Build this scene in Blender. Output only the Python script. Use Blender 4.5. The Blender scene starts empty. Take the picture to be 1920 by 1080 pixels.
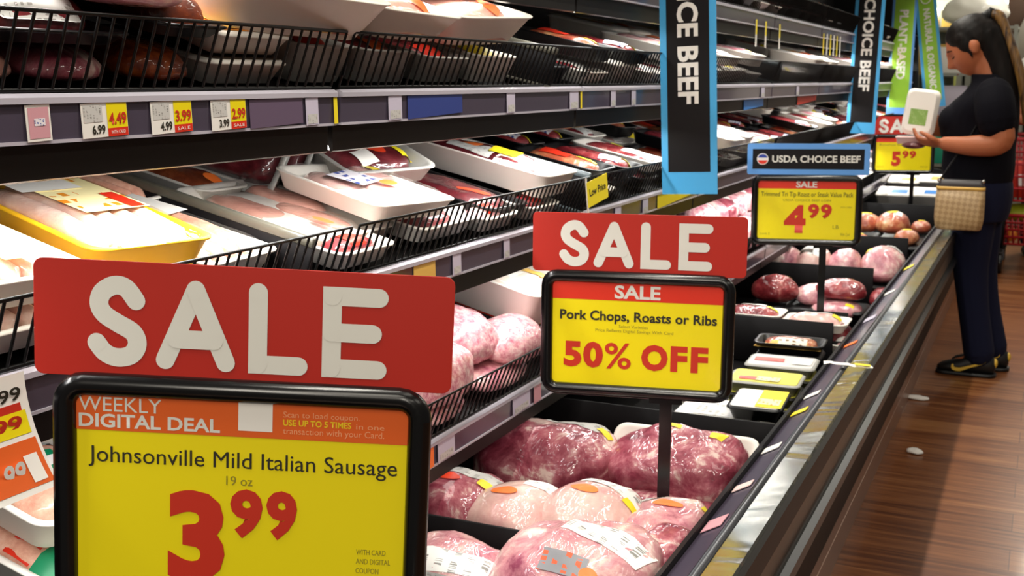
import bpy, math, random
from mathutils import Vector, Matrix, noise
from math import sin, cos, pi, radians as RAD

S = bpy.context.scene
COL = S.collection
random.seed(7)

# ------------------------------------------------------------------ camera
H_CAM = 1.31
F_PX = 2100.0
PITCH, YAW = RAD(10.521), RAD(25.308)
cam_d = bpy.data.cameras.new('camera')
cam = bpy.data.objects.new('camera', cam_d)
COL.objects.link(cam)
cam.location = (0, 0, H_CAM)
cam.rotation_euler = (pi/2 - PITCH, 0, YAW)
cam_d.sensor_width = 36
cam_d.lens = F_PX*36/1920
cam_d.clip_start = .05
cam_d.dof.use_dof = True
cam_d.dof.focus_distance = 1.25
cam_d.dof.aperture_fstop = 16
S.camera = cam

# ------------------------------------------------------------------ world, lights, exposure
w = bpy.data.worlds.new('store_ambient'); S.world = w
w.use_nodes = True
w.node_tree.nodes['Background'].inputs[0].default_value = (1.0, .93, .82, 1)
w.node_tree.nodes['Background'].inputs[1].default_value = .09
S.view_settings.view_transform = 'Standard'
S.view_settings.look = 'None'
S.view_settings.gamma = 1
S.view_settings.use_curve_mapping = False
S.view_settings.exposure = 0.0

def area(name, loc, rot, sx, sy, power, colour=(1, 1, 1), spread=180):
    l = bpy.data.lights.new(name, 'AREA')
    l.shape = 'RECTANGLE'; l.size = sx; l.size_y = sy; l.energy = power; l.color = colour
    l.spread = RAD(spread)
    o = bpy.data.objects.new(name, l); COL.objects.link(o)
    o.location = loc; o.rotation_euler = rot
    return o

# store ceiling fixtures (above the frame): rows of fluorescent panels over the aisle, plus an added fill row behind the camera
for y, pa, pb in ((-4.2, 75, 50), (-1.6, 24, 16), (.9, 8, 12), (3.4, 8, 14), (5.9, 10, 16), (8.4, 24, 20), (10.8, 46, 30)):
    tilt = RAD(62) if y < -4 else 0  # rearmost row is added fill, aimed forward to brighten the sign fronts
    area('ceiling_or_fill_light', (.35, y, 3.3), (tilt, 0, 0), .5, 1.6, pa, (1, .93, .80))
    area('ceiling_or_fill_light', (2.2, y, 3.3), (tilt, 0, 0), .5, 1.6, pb, (1, .93, .80))
# led strips under the front lip of each shelf, one per 3 ft section
SEC = .915
Y0 = .416
NSEC = 9
TILT = RAD(13)
LV = {'A': .711, 'B': 1.028, 'C': 1.297, 'D': 1.537}       # top of each price channel
XF = -.90
LED = {'B': (1.4, 1.3, 2.2, 3.0, 3, 3, 3, 3, 3), 'C': (4.8, 3.4, 1.9, 1.6, 2.2, 2.4, 2.6, 2.6, 2.6),
       'D': (2.4, 1.5, .8, .9, 1.6, 2.0, 2.2, 2.2, 2.2)}
for k, pw in LED.items():
    for i in range(NSEC):
        area('shelf_led_light', (XF-.035, Y0+SEC*(i+.5), LV[k]-.093), (0, RAD(8), 0), .02, SEC*.94, pw[i], (1, .985, .95))
# canopy strip over the well
for i in range(NSEC-1):
    area('canopy_led_light', (-.56, Y0+SEC*(i+.5), 1.985), (0, RAD(-10), 0), .03, SEC*.94, 5.2, (1, .95, .84), 130)

# ------------------------------------------------------------------ materials
def mat(name, base, rough=.5, metal=0., spec=.5, coat=0., coat_rough=.08, emit=None, emit_s=0., alpha=None):
    m = bpy.data.materials.new(name); m.use_nodes = True
    b = m.node_tree.nodes['Principled BSDF']
    b.inputs['Base Color'].default_value = (*base, 1)
    b.inputs['Roughness'].default_value = rough
    b.inputs['Metallic'].default_value = metal
    b.inputs['Specular IOR Level'].default_value = spec
    b.inputs['Coat Weight'].default_value = coat
    b.inputs['Coat Roughness'].default_value = coat_rough
    if emit:
        b.inputs['Emission Color'].default_value = (*emit, 1); b.inputs['Emission Strength'].default_value = emit_s
    return m

def hexc(h):
    h = h.lstrip('#'); v = [int(h[i:i+2], 16)/255 for i in (0, 2, 4)]
    return tuple(c/12.92 if c <= .04045 else ((c+.055)/1.055)**2.4 for c in v)

def nodes(m): return m.node_tree.nodes, m.node_tree.links, m.node_tree.nodes['Principled BSDF']

def ramp(m, fac, stops):
    N, L, b = nodes(m)
    r = N.new('ShaderNodeValToRGB'); L.new(fac, r.inputs[0])
    e = r.color_ramp.elements
    while len(e) < len(stops): e.new(.5)
    for k, (p, c) in enumerate(stops): e[k].position = p; e[k].color = (*c, 1)
    return r

def objvec(m, rnd=True):
    N, L, b = nodes(m)
    tc = N.new('ShaderNodeTexCoord')
    if not rnd: return tc.outputs['Object']
    oi = N.new('ShaderNodeObjectInfo'); mu = N.new('ShaderNodeMath'); mu.operation = 'MULTIPLY'; mu.inputs[1].default_value = 37
    L.new(oi.outputs['Random'], mu.inputs[0])
    ad = N.new('ShaderNodeVectorMath'); L.new(tc.outputs['Object'], ad.inputs[0]); L.new(mu.outputs[0], ad.inputs[1])
    return ad.outputs[0]

def noise_tex(m, vec, scale, detail=4, rough=.6, dist=0., stretch=None):
    N, L, b = nodes(m)
    if stretch:
        mp = N.new('ShaderNodeMapping'); mp.inputs['Scale'].default_value = stretch; L.new(vec, mp.inputs[0]); vec = mp.outputs[0]
    n = N.new('ShaderNodeTexNoise'); n.inputs['Scale'].default_value = scale; n.inputs['Detail'].default_value = detail
    n.inputs['Roughness'].default_value = rough; n.inputs['Distortion'].default_value = dist
    L.new(vec, n.inputs['Vector'])
    return n.outputs['Fac']

def bump(m, h, strength, dist=.002, to='Normal'):
    N, L, b = nodes(m)
    bp = N.new('ShaderNodeBump'); bp.inputs['Strength'].default_value = strength; bp.inputs['Distance'].default_value = dist
    L.new(h, bp.inputs['Height']); L.new(bp.outputs[0], b.inputs[to])

def meat(name, stops, scale=14, dist=1.5, coat=.9, wr=.5, stretch=None, rough=.5):
    """marbled meat under clear shrink film: the film is the clear coat, with fine wrinkles"""
    m = mat(name, (.5, .2, .2), rough, spec=.35, coat=coat, coat_rough=.045)
    m.node_tree.nodes['Principled BSDF'].inputs['Coat IOR'].default_value = 1.6
    N, L, b = nodes(m)
    v = objvec(m)
    f = noise_tex(m, v, scale, 8, .70, dist*.2, stretch)
    r = ramp(m, f, stops); L.new(r.outputs[0], b.inputs['Base Color'])
    bump(m, f, .35, .004)
    wn = noise_tex(m, v, 19, 3, .5, .8, (1, .6, 1))
    bump(m, wn, min(1, wr*1.6), .012, 'Coat Normal')
    return m

PORK = meat('pork_pink', [(.32, hexc('94405a')), (.43, hexc('c47d88')), (.53, hexc('d89fa0')), (.62, hexc('ead0c6'))], 16)
PORKRED = meat('pork_shoulder_red', [(.34, hexc('6a1a2a')), (.46, hexc('963c4e')), (.55, hexc('b86a74')), (.62, hexc('e6c8be'))], 13, 2.2)
PALE = meat('pale_pork', [(.30, hexc('bf7f80')), (.42, hexc('d49f9a')), (.55, hexc('dfb5ab')), (.68, hexc('ecd2c5'))], 12, 1.0, wr=.5)
BEEF = meat('beef_red', [(.3, hexc('4e0f14')), (.48, hexc('86222a')), (.6, hexc('a84a4a')), (.70, hexc('dcb4a6'))], 18, 1.6)
BEEFDARK = meat('beef_dark', [(.3, hexc('330a10')), (.5, hexc('5c151d')), (.66, hexc('7d3238')), (.74, hexc('b98d86'))], 16, 1.4)
GROUND = meat('ground_pork', [(.34, hexc('b8586f')), (.46, hexc('d58f99')), (.55, hexc('e4b0b2')), (.66, hexc('f0d6d2'))], 85, .8, wr=.4)
SAUS = meat('sausage_pink', [(.3, hexc('c98a76')), (.5, hexc('dfa78f')), (.7, hexc('eec6b2'))], 40, .5, wr=.35)
SAUSPALE = meat('sausage_pale', [(.3, hexc('dcae9f')), (.5, hexc('e8c3b4')), (.7, hexc('f3dccf'))], 40, .5, wr=.35)
CHOP = meat('pork_chop', [(.3, hexc('cf8d7f')), (.55, hexc('e3ab9a')), (.75, hexc('f2d3c2'))], 9, .6, wr=.3)
BROWN = meat('marinated_brown', [(.3, hexc('4c1c10')), (.5, hexc('7e3a1f')), (.7, hexc('a8603a'))], 25, 1)
GLAZE = meat('glazed_orange_ribs', [(.3, hexc('3b1206')), (.48, hexc('7c2f0c')), (.62, hexc('b65a1a')), (.75, hexc('e2a05a'))], 14, 1.5, wr=.7)
HAM = meat('ham_red_brown', [(.3, hexc('8d2f22')), (.5, hexc('b25a3c')), (.7, hexc('e0b07a'))], 18, .8)
LUNCH = meat('sliced_meat_yellow', [(.3, hexc('a3a04a')), (.5, hexc('c9c35a')), (.7, hexc('e3dc96'))], 12, .6, wr=.3)
FAT = meat('fat_white', [(.3, hexc('e2cdbd')), (.7, hexc('f6ece2'))], 10, .5, wr=.3)

FOAM = mat('white_foam', hexc('e9e3da'), .55, spec=.3)
FOAMY = mat('yellow_foam', hexc('f0b61e'), .55, spec=.3)
FOAMG = mat('grey_foam', hexc('a9a7a2'), .5, spec=.3)
FOAMK = mat('black_tray_plastic', hexc('0e0e10'), .35, spec=.35)
FOAMPK = mat('rose_foam', hexc('e8c9c4'), .55, spec=.3)
BLK = mat('black_painted_steel', hexc('0a090a'), .5, spec=.22)
BLKG = mat('black_gloss_plastic', hexc('0b0a0b'), .22, spec=.5)
BLKM = mat('black_matt_divider', hexc('0f0d0f'), .6, spec=.2)
WIRE = mat('black_wire', hexc('070606'), .4, spec=.3)
DKGREY = mat('dark_grey_metal', hexc('1d1917'), .45, .3, spec=.3)
CHAN = mat('price_channel_plastic', hexc('4b4353'), .28, spec=.5, coat=.3)
CHANTOP = mat('price_channel_edge', hexc('b9b4c0'), .3, spec=.6)
STEEL = mat('brushed_steel', (.50, .50, .45), .2, 1.)
_v = objvec(STEEL, False); bump(STEEL, noise_tex(STEEL, _v, 5, 3, .5, .6, (.4, 1, .4)), .35, .03)
STEELD = mat('dark_steel', (.16, .145, .12), .35, .9)
STEELB = mat('bumper_steel', (.075, .077, .083), .35, .9)
KICK = mat('kick_plate_floor_reflection', hexc('8d6750'), .35, .4)  # brown of the mirrored floor is put into the steel's base colour
LEDM = mat('led_strip', (1, 1, 1), .5, emit=(1, .97, .9), emit_s=3)
RED = mat('sign_red', hexc('b3261a'), .42, spec=.4)
REDH = mat('header_red', hexc('d9301a'), .4)
REDT = mat('price_red', hexc('c42b14'), .5)
ORANGE = mat('header_orange', hexc('e0601f'), .4)
ORANGEST = mat('orange_sticker', hexc('ff7d33'), .5)
REDST = mat('red_orange_sticker', hexc('e8401c'), .5)
YEL = mat('sign_yellow', hexc('efdb06'), .38, coat=.25, coat_rough=.15)
YELST = mat('yellow_sticker', hexc('f2dc20'), .5)
WHITE = mat('paper_white', hexc('eeeae4'), .55)
LETW = mat('lettering_white', hexc('dcdad2'), .5)
INK = mat('ink_black', hexc('241f10'), .6)
INKF = mat('ink_faint', hexc('8f8420'), .6)
INKY = mat('ink_yellow', hexc('f0c814'), .5)
INKO = mat('ink_pale_orange', hexc('f0a070'), .5)
BLUE = mat('banner_blue', hexc('43a5de'), .42)
BLUEB = mat('board_blue', hexc('5f9be0'), .42)
BANK = mat('banner_black', hexc('141113'), .55, spec=.2)
GREEN = mat('banner_green', hexc('8fc42e'), .45)
BLUEL = mat('label_blue', hexc('2f7fd0'), .4)
CYANL = mat('label_light_blue', hexc('8fd4ea'), .4)
GREENL = mat('label_green', hexc('0f8a5c'), .4)
DKL = mat('label_dark', hexc('3a2a1c'), .45)
GOLD = mat('label_gold', hexc('e0b45a'), .45)
LILAC = mat('label_lilac', hexc('c9c2d6'), .5)
PINKL = mat('label_pink', hexc('d39aa4'), .5)
NAVYL = mat('label_navy', hexc('2b3f9a'), .5)
TEAL = mat('label_teal', hexc('2aa98a'), .5)

def label_print(name, base, ink, rows, cols, thr=.5):
    """unreadable small print: rows of broken words in the label's own UV space"""
    m = mat(name, base, .5)
    N, L, b = nodes(m)
    uv = N.new('ShaderNodeUVMap'); sp = N.new('ShaderNodeSeparateXYZ'); L.new(uv.outputs[0], sp.inputs[0])
    def mth(op, a, c=None, v=None):
        q = N.new('ShaderNodeMath'); q.operation = op; L.new(a, q.inputs[0])
        if c is not None: L.new(c, q.inputs[1])
        elif v is not None: q.inputs[1].default_value = v
        return q.outputs[0]
    v = mth('MULTIPLY', sp.outputs[0], v=rows); line = mth('LESS_THAN', mth('FRACT', v), v=.5); rowid = mth('FLOOR', v)
    cb = N.new('ShaderNodeCombineXYZ'); L.new(mth('MULTIPLY', sp.outputs[1], v=cols), cb.inputs[0]); L.new(mth('MULTIPLY', rowid, v=7.31), cb.inputs[1])
    n = N.new('ShaderNodeTexNoise'); n.inputs['Scale'].default_value = 1; n.inputs['Detail'].default_value = 0; L.new(cb.outputs[0], n.inputs['Vector'])
    n2 = N.new('ShaderNodeTexNoise'); n2.inputs['Scale'].default_value = 2.3; n2.inputs['Detail'].default_value = 0; L.new(uv.outputs[0], n2.inputs['Vector'])
    f = mth('MULTIPLY', mth('MULTIPLY', line, mth('GREATER_THAN', n.outputs['Fac'], v=thr)), mth('GREATER_THAN', n2.outputs['Fac'], v=.47))
    r = ramp(m, f, [(.3, base), (.6, ink)])
    L.new(r.outputs[0], b.inputs['Base Color'])
    return m
PRICE = label_print('price_label_print', hexc('eeece8'), hexc('8c8a86'), 6, 26, .5)
PRICEG = label_print('grey_label_print', hexc('c9c7c4'), hexc('8f8c88'), 6, 22, .5)
GRAPH = label_print('brand_label_print', hexc('e6ddd0'), hexc('7a5a2a'), 4, 8, .45)
GRAPHY = label_print('yellow_label_print', hexc('f7e9b0'), hexc('e08a1e'), 5, 9, .48)
GRAPHN = label_print('navy_label_print', hexc('e9e4ea'), hexc('3b4d9c'), 4, 8, .45)
GRAPHO = label_print('orange_label_print', hexc('8a8a90'), hexc('e0592a'), 4, 7, .45)
CLEAR_Y = label_print('clear_lid_print', hexc('cfc94e'), hexc('d9661f'), 4, 7, .5)

def film_mat():
    m = bpy.data.materials.new('clear_film'); m.use_nodes = True
    N, L = m.node_tree.nodes, m.node_tree.links
    N.clear()
    o = N.new('ShaderNodeOutputMaterial'); mx = N.new('ShaderNodeMixShader'); t = N.new('ShaderNodeBsdfTransparent'); g = N.new('ShaderNodeBsdfGlossy')
    g.inputs['Roughness'].default_value = .12
    fr = N.new('ShaderNodeLayerWeight'); fr.inputs[0].default_value = .25; ml = N.new('ShaderNodeMath'); ml.operation = 'MULTIPLY_ADD'; ml.inputs[1].default_value = .30; ml.inputs[2].default_value = .03
    tc = N.new('ShaderNodeTexCoord'); n = N.new('ShaderNodeTexNoise'); n.inputs['Scale'].default_value = 30; n.inputs['Distortion'].default_value = 2
    bp = N.new('ShaderNodeBump'); bp.inputs['Strength'].default_value = .5; bp.inputs['Distance'].default_value = .006
    L.new(tc.outputs['Object'], n.inputs['Vector']); L.new(n.outputs['Fac'], bp.inputs['Height']); L.new(bp.outputs[0], g.inputs['Normal'])
    L.new(bp.outputs[0], fr.inputs['Normal']); L.new(fr.outputs['Facing'], ml.inputs[0]); L.new(ml.outputs[0], mx.inputs[0]); L.new(t.outputs[0], mx.inputs[1]); L.new(g.outputs[0], mx.inputs[2]); L.new(mx.outputs[0], o.inputs[0])
    return m
FILM = film_mat()

def wood_floor():
    m = mat('wood_plank_floor', (.2, .1, .05), .30, spec=.4, coat=.1)
    N, L, b = nodes(m)
    tc = N.new('ShaderNodeTexCoord')
    br = N.new('ShaderNodeTexBrick'); br.inputs['Scale'].default_value = 1
    br.inputs['Brick Width'].default_value = 1.2; br.inputs['Row Height'].default_value = .15
    br.inputs['Mortar Size'].default_value = .0015; br.inputs['Color1'].default_value = (.35, .35, .35, 1); br.inputs['Color2'].default_value = (.75, .75, .75, 1)
    br.inputs['Mortar'].default_value = (.08, .08, .08, 1)
    L.new(tc.outputs['Object'], br.inputs['Vector'])
    g = noise_tex(m, tc.outputs['Object'], 1, 6, .65, .4, (2.2, 42, 1))
    mx = N.new('ShaderNodeMath'); mx.operation = 'MULTIPLY_ADD'; mx.inputs[1].default_value = .45
    L.new(br.outputs['Color'], mx.inputs[0]); L.new(g, mx.inputs[2])
    r = ramp(m, mx.outputs[0], [(.40, hexc('3a1b10')), (.62, hexc('653619')), (.80, hexc('8a5530')), (.98, hexc('a87548'))])
    L.new(r.outputs[0], b.inputs['Base Color'])
    bump(m, mx.outputs[0], .15, .002)
    return m
FLOOR = wood_floor()
WALLM = mat('store_wall_grey_green', hexc('a9a893'), .7)

# ------------------------------------------------------------------ mesh helpers
class G:
    def __init__(s): s.v = []; s.f = []; s.uv = {}; s.flat = set()
    def add(s, vs, fs, M=None, flat=False):
        o = len(s.v)
        s.v += [tuple(M @ Vector(p)) if M else tuple(p) for p in vs]
        for f in fs:
            if flat: s.flat.add(len(s.f))
            s.f.append(tuple(i+o for i in f))
        return s
    def box(s, c, d, M=None):
        x, y, z = c; a, b, e = d[0]/2, d[1]/2, d[2]/2
        vs = [(x+i*a, y+j*b, z+k*e) for i in (-1, 1) for j in (-1, 1) for k in (-1, 1)]
        return s.add(vs, [(0, 1, 3, 2), (4, 6, 7, 5), (0, 4, 5, 1), (2, 3, 7, 6), (0, 2, 6, 4), (1, 5, 7, 3)], M, True)
    def loft(s, rings, c0=True, c1=True, M=None, closed=True, flat=False):
        n = len(rings[0]); vs = [p for r in rings for p in r]; fs = []
        for i in range(len(rings)-1):
            for j in range(n if closed else n-1):
                k = (j+1) % n
                fs.append((i*n+j, i*n+k, (i+1)*n+k, (i+1)*n+j))
        s.add(vs, fs, M, flat)
        o = len(s.v)-len(vs)
        if c0: s.flat.add(len(s.f)); s.f.append(tuple(o+j for j in reversed(range(n))))
        if c1: s.flat.add(len(s.f)); s.f.append(tuple(o+(len(rings)-1)*n+j for j in range(n)))
        return s
    def tube(s, pts, r, n=6, M=None, caps=True):
        pts = [Vector(p) for p in pts]; rings = []
        up = None
        for i, p in enumerate(pts):
            t = (pts[min(i+1, len(pts)-1)]-pts[max(i-1, 0)]).normalized()
            if up is None: up = t.orthogonal().normalized()
            up = (up-t*up.dot(t)).normalized(); b = t.cross(up)
            rr = r[i] if isinstance(r, (list, tuple)) else r
            rings.append([p+up*rr*cos(2*pi*k/n)+b*rr*sin(2*pi*k/n) for k in range(n)])
        return s.loft(rings, caps, caps, M)
    def ell(s, c, rad, M=None, n=16, m=10, p=1.):
        vs = []
        rings = []
        for i in range(m+1):
            a = -pi/2+pi*i/m
            rr = max(cos(a), .02)**p
            rings.append([(c[0]+rad[0]*rr*cos(2*pi*k/n), c[1]+rad[1]*rr*sin(2*pi*k/n), c[2]+rad[2]*sin(a)) for k in range(n)])
        return s.loft(rings, True, True, M)
    def prism(s, prof, y0, y1, M=None):
        """profile of (x, z) pairs (closed) swept along y"""
        a = [(x, y0, z) for x, z in prof]; b = [(x, y1, z) for x, z in prof]
        n = len(prof)
        fs = [(i, (i+1) % n, n+(i+1) % n, n+i) for i in range(n)] + [tuple(reversed(range(n))), tuple(range(n, 2*n))]
        return s.add(a+b, fs, M, True)
    def build(s, name, m, parent=None, smooth=True, uv=None):
        me = bpy.data.meshes.new(name); me.from_pydata(s.v, [], s.f); me.validate()
        import bmesh
        bm = bmesh.new(); bm.from_mesh(me); bmesh.ops.recalc_face_normals(bm, faces=bm.faces); bm.to_mesh(me); bm.free()
        if smooth:
            for p in me.polygons: p.use_smooth = True
            for i in s.flat:
                if i < len(me.polygons): me.polygons[i].use_smooth = False
        me.materials.append(m)
        if uv:
            l = me.uv_layers.new(name='UVMap')
            for lp in me.loops: l.data[lp.index].uv = uv[lp.vertex_index]
        return link(name, me, parent)

def link(name, me, parent=None):
    o = bpy.data.objects.new(name, me); COL.objects.link(o)
    if parent: o.parent = parent
    return o

def tag(o, label=None, cat=None, group=None, kind=None):
    if label: o['label'] = label
    if cat: o['category'] = cat
    if group: o['group'] = group
    if kind: o['kind'] = kind
    return o

def thing(name, label, cat, loc=(0, 0, 0), rot=(0, 0, 0), group=None):
    o = bpy.data.objects.new(name, None); COL.objects.link(o)
    o.empty_display_size = .05
    o.location = loc; o.rotation_euler = rot
    return tag(o, label, cat, group)

KIDS = {}
def kids(o): return [c for c in o.children]
def dup(o, parent=None, label=None, group=None):
    c = o.copy(); COL.objects.link(c)
    if parent: c.parent = parent
    for ch in KIDS.get(o.name) or list(o.children): dup(ch, c)
    if label: c['label'] = label
    if group: c['group'] = group
    return c

def struct(name, g, m):
    o = g.build(name, m, smooth=False); o['kind'] = 'structure'; return o

def rr(wd, ln, r, z, n=5, cx=0, cy=0):
    """rounded rectangle ring"""
    r = min(r, wd/2-1e-4, ln/2-1e-4); pts = []
    for (sx, sy, a0) in ((1, 1, 0), (-1, 1, pi/2), (-1, -1, pi), (1, -1, 3*pi/2)):
        for k in range(n+1):
            a = a0+pi/2*k/n
            pts.append((cx+sx*(wd/2-r)+r*cos(a), cy+sy*(ln/2-r)+r*sin(a), z))
    return pts

def rbox(g, wd, ln, h, r=.006, bev=.002, z=0, M=None, cx=0, cy=0):
    q = lambda i, zz: rr(wd-2*i, ln-2*i, max(r-i, .0005), zz, 3, cx, cy)
    return g.loft([q(bev, z), q(0, z+bev), q(0, z+h-bev), q(bev, z+h)], M=M)

# ---- text
_cap = {}
def text(name, s, x0, x1, zbase, cap, m, parent, y=-.0006, bold=.0, squeeze=True, M=None, align='L'):
    """flat lettering in the local x-z plane facing -y; caps are `cap` high, spans x0..x1"""
    cu = bpy.data.curves.new(name, 'FONT'); cu.body = s; cu.size = 1; cu.offset = bold; cu.resolution_u = 3
    cu.fill_mode = 'FRONT'
    to = bpy.data.objects.new(name, cu); COL.objects.link(to)
    bpy.context.view_layer.update()
    dg = bpy.context.evaluated_depsgraph_get()
    me = bpy.data.meshes.new_from_object(to.evaluated_get(dg))
    bpy.data.objects.remove(to); bpy.data.curves.remove(cu)
    xs = [v.co.x for v in me.vertices]
    if bold not in _cap:
        c2 = bpy.data.curves.new('c', 'FONT'); c2.body = 'H'; c2.offset = bold; c2.size = 1
        o2 = bpy.data.objects.new('c', c2); COL.objects.link(o2); bpy.context.view_layer.update()
        d2 = bpy.context.evaluated_depsgraph_get(); m2 = bpy.data.meshes.new_from_object(o2.evaluated_get(d2))
        _cap[bold] = (min(v.co.y for v in m2.vertices), max(v.co.y for v in m2.vertices))
        bpy.data.objects.remove(o2); bpy.data.curves.remove(c2); bpy.data.meshes.remove(m2)
    lo, hi = _cap[bold]
    sz = cap/(hi-lo); mn, mx = min(xs), max(xs)
    sx = (x1-x0)/(mx-mn) if squeeze else sz
    for v in me.vertices:
        p = Vector((x0+(v.co.x-mn)*sx, y, zbase+(v.co.y-lo)*sz))
        v.co = M @ p if M else p
    me.materials.clear(); me.materials.append(m)
    for p in me.polygons: p.material_index = 0
    return link(name, me, parent)

def ribbon(g, pts, wd, y=0, n=10, caps=True):
    """round-capped flat stroke in x-z"""
    pts = [Vector((p[0], p[1])) for p in pts]; r = wd/2
    L, R = [], []
    for i, p in enumerate(pts):
        a = (p-pts[i-1]).normalized() if i else (pts[1]-p).normalized()
        b = (pts[i+1]-p).normalized() if i < len(pts)-1 else a
        t = (a+b); t = t.normalized() if t.length > 1e-6 else a
        k = 1/max(.35, (1+a.dot(b))/2)**.5
        nn = Vector((-t.y, t.x))*r*k
        L.append(p+nn); R.append(p-nn)
    vs = []; fs = []
    for l, q in zip(L, R): vs += [(l.x, y, l.y), (q.x, y, q.y)]
    for i in range(len(pts)-1): fs.append((2*i, 2*i+1, 2*i+3, 2*i+2))
    g.add(vs, fs)
    for p in (pts[0], pts[-1]) if caps else ():
        y -= .00006
        g.add([(p.x+r*cos(2*pi*k/(2*n)), y, p.y+r*sin(2*pi*k/(2*n))) for k in range(2*n)], [tuple(range(2*n))])
    if len(pts) < 8:
        for p in pts[1:-1]:
            y -= .00006
            g.add([(p.x+r*cos(2*pi*k/12), y, p.y+r*sin(2*pi*k/12)) for k in range(12)], [tuple(range(12))])

def smooth_path(P, n=8):
    out = []
    for i in range(len(P)-1):
        p0, p1, p2, p3 = P[max(i-1, 0)], P[i], P[i+1], P[min(i+2, len(P)-1)]
        for k in range(n):
            t = k/n
            out.append(tuple(.5*((2*b)+(-a+c)*t+(2*a-5*b+4*c-d)*t*t+(-a+3*b-3*c+d)*t**3) for a, b, c, d in zip(p0, p1, p2, p3)))
    out.append(P[-1]); return out

def rounded_sale(name, parent, x0, x1, z0, z1, m, y):
    """the rounded SALE lettering: letters on a 0..1 grid, stroke 0.19 of the height"""
    h = z1-z0; sw = .205*h; W = x1-x0
    g = G()
    def put(strokes, lx, lw):
        for q, st in enumerate(strokes):
            ribbon(g, [(x0+W*(lx+lw*px), z0+sw/2+(h-sw)*pz) for px, pz in st], sw, y-.0003*q)
    s_ = smooth_path([(.93, .80), (.70, .97), (.42, 1.0), (.14, .90), (.06, .74), (.18, .60), (.5, .48), (.86, .36), (.96, .2), (.82, .05), (.5, 0), (.2, .06), (0, .2)], 5)
    put([s_], .032, .141)
    put([[(0, 0), (.5, .99)], [(.5, .99), (1, 0)], [(.2, .3), (.8, .3)]], .261, .202)
    put([[(0, 1), (0, 0), (1, 0)]], .569, .136)
    put([[(1, 1), (0, 1), (0, 0), (1, 0)], [(0, .5), (.88, .5)]], .814, .154)
    return g.build(name, m, parent, smooth=False)

# ------------------------------------------------------------------ the setting
struct('floor', G().add([(-1.7, -.8, 0), (3.6, -.8, 0), (3.6, 13.2, 0), (-1.7, 13.2, 0)], [(0, 1, 2, 3)]), FLOOR)
struct('wall_left', G().box((-1.66, 5.6, 1.6), (.06, 12.8, 3.2)), WALLM)
struct('wall_back', G().box((.9, 13.0, 1.6), (5.2, .06, 3.2)), WALLM)

# ------------------------------------------------------------------ the refrigerated meat case
YE = Y0+SEC*NSEC
YS = Y0
case = thing('meat_case', 'long black refrigerated meat case with steel front rail running down the aisle', 'display case', (-.9, YS, 0))
case.matrix_world
def cp(name, g, m, smooth=False):
    """a part of the case, given in world coordinates"""
    g.v = [(x+.9, y-YS, z) for x, y, z in g.v]
    return g.build(name, m, case, smooth)
cp('back_panel', G().box((-1.50, (YS+YE)/2, 1.20), (.04, YE-YS, 1.92)), BLK)
cp('canopy', G().prism([(-1.52, 2.16), (-.53, 2.16), (-.53, 2.02), (-.60, 2.00), (-1.52, 2.06)], YS, YE-1.3), BLK)
cp('well_floor', G().prism([(-1.46, .44), (-.452, .44), (-.452, .37), (-1.46, .37)], YS, YE), BLKM)
cp('well_wall', G().prism([(-.452, .37), (-.437, .37), (-.437, .632), (-.452, .62)], YS, YE), BLKM)
cp('lower_back', G().prism([(-1.46, .40), (-1.42, .40), (-1.42, .95), (-1.46, .95)], YS, YE), BLKM)
cp('label_strip', G().prism([(-.440, .618), (-.395, .644), (-.392, .638), (-.437, .610)], YS, YE), CHAN)
cp('strip_edge', G().prism([(-.447, .618), (-.440, .624), (-.437, .618), (-.442, .610)], YS, YE), CHANTOP)
g = G(); g.tube([(-.384, YS, .645), (-.384, YE, .645)], .0095, 14); cp('handrail_tube', g, STEELB, True)
cp('steel_ledge', G().prism([(-.378, .650), (-.334, .656), (-.330, .650), (-.378, .63)], YS, YE), STEEL)
cp('ledge_bumper', G().prism([(-.331, .652), (-.324, .646), (-.324, .604), (-.331, .598)], YS, YE), DKGREY)
cp('front_panel', G().prism([(-.345, .640), (-.330, .640), (-.330, .536), (-.345, .536)], YS, YE), STEELD)
cp('front_bumper', G().prism([(-.345, .535), (-.326, .540), (-.314, .535), (-.312, .518), (-.320, .508), (-.345, .505)], YS, YE), STEELB)
cp('lower_panel', G().prism([(-.400, .505), (-.345, .505), (-.356, .42), (-.420, .165), (-.46, .165), (-.46, .505)], YS, YE), BLKM)
cp('kick_plate', G().prism([(-.46, 0), (-.432, 0), (-.432, .085), (-.437, .088), (-.432, .091), (-.432, .165), (-.46, .165)], YS, YE), KICK)
cp('end_panel', G().prism([(-1.52, .0), (-.435, .0), (-.435, .64), (-.86, .70), (-.86, 1.3), (-.90, 1.9), (-.90, 2.06), (-1.52, 2.16)], YE, YE+.04), BLK)
cp('end_panel', G().prism([(-1.52, .0), (-.435, .0), (-.435, .64), (-.86, .70), (-.86, 1.3), (-.60, 2.0), (-.53, 2.16), (-1.52, 2.16)], YS-.04, YS), BLK)

LVNAME = {'A': 'lowest', 'B': 'second', 'C': 'eye-level', 'D': 'highest'}
ORD = ['first', 'second', 'third', 'fourth', 'fifth', 'sixth', 'seventh', 'eighth', 'ninth', 'tenth', 'eleventh', 'twelfth', 'thirteenth', 'fourteenth', 'fifteenth', 'sixteenth', 'seventeenth', 'eighteenth', 'nineteenth', 'twentieth'] + ['twenty-'+q for q in ('first', 'second', 'third', 'fourth', 'fifth', 'sixth', 'seventh', 'eighth', 'ninth')] + ['thirtieth']

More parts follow.
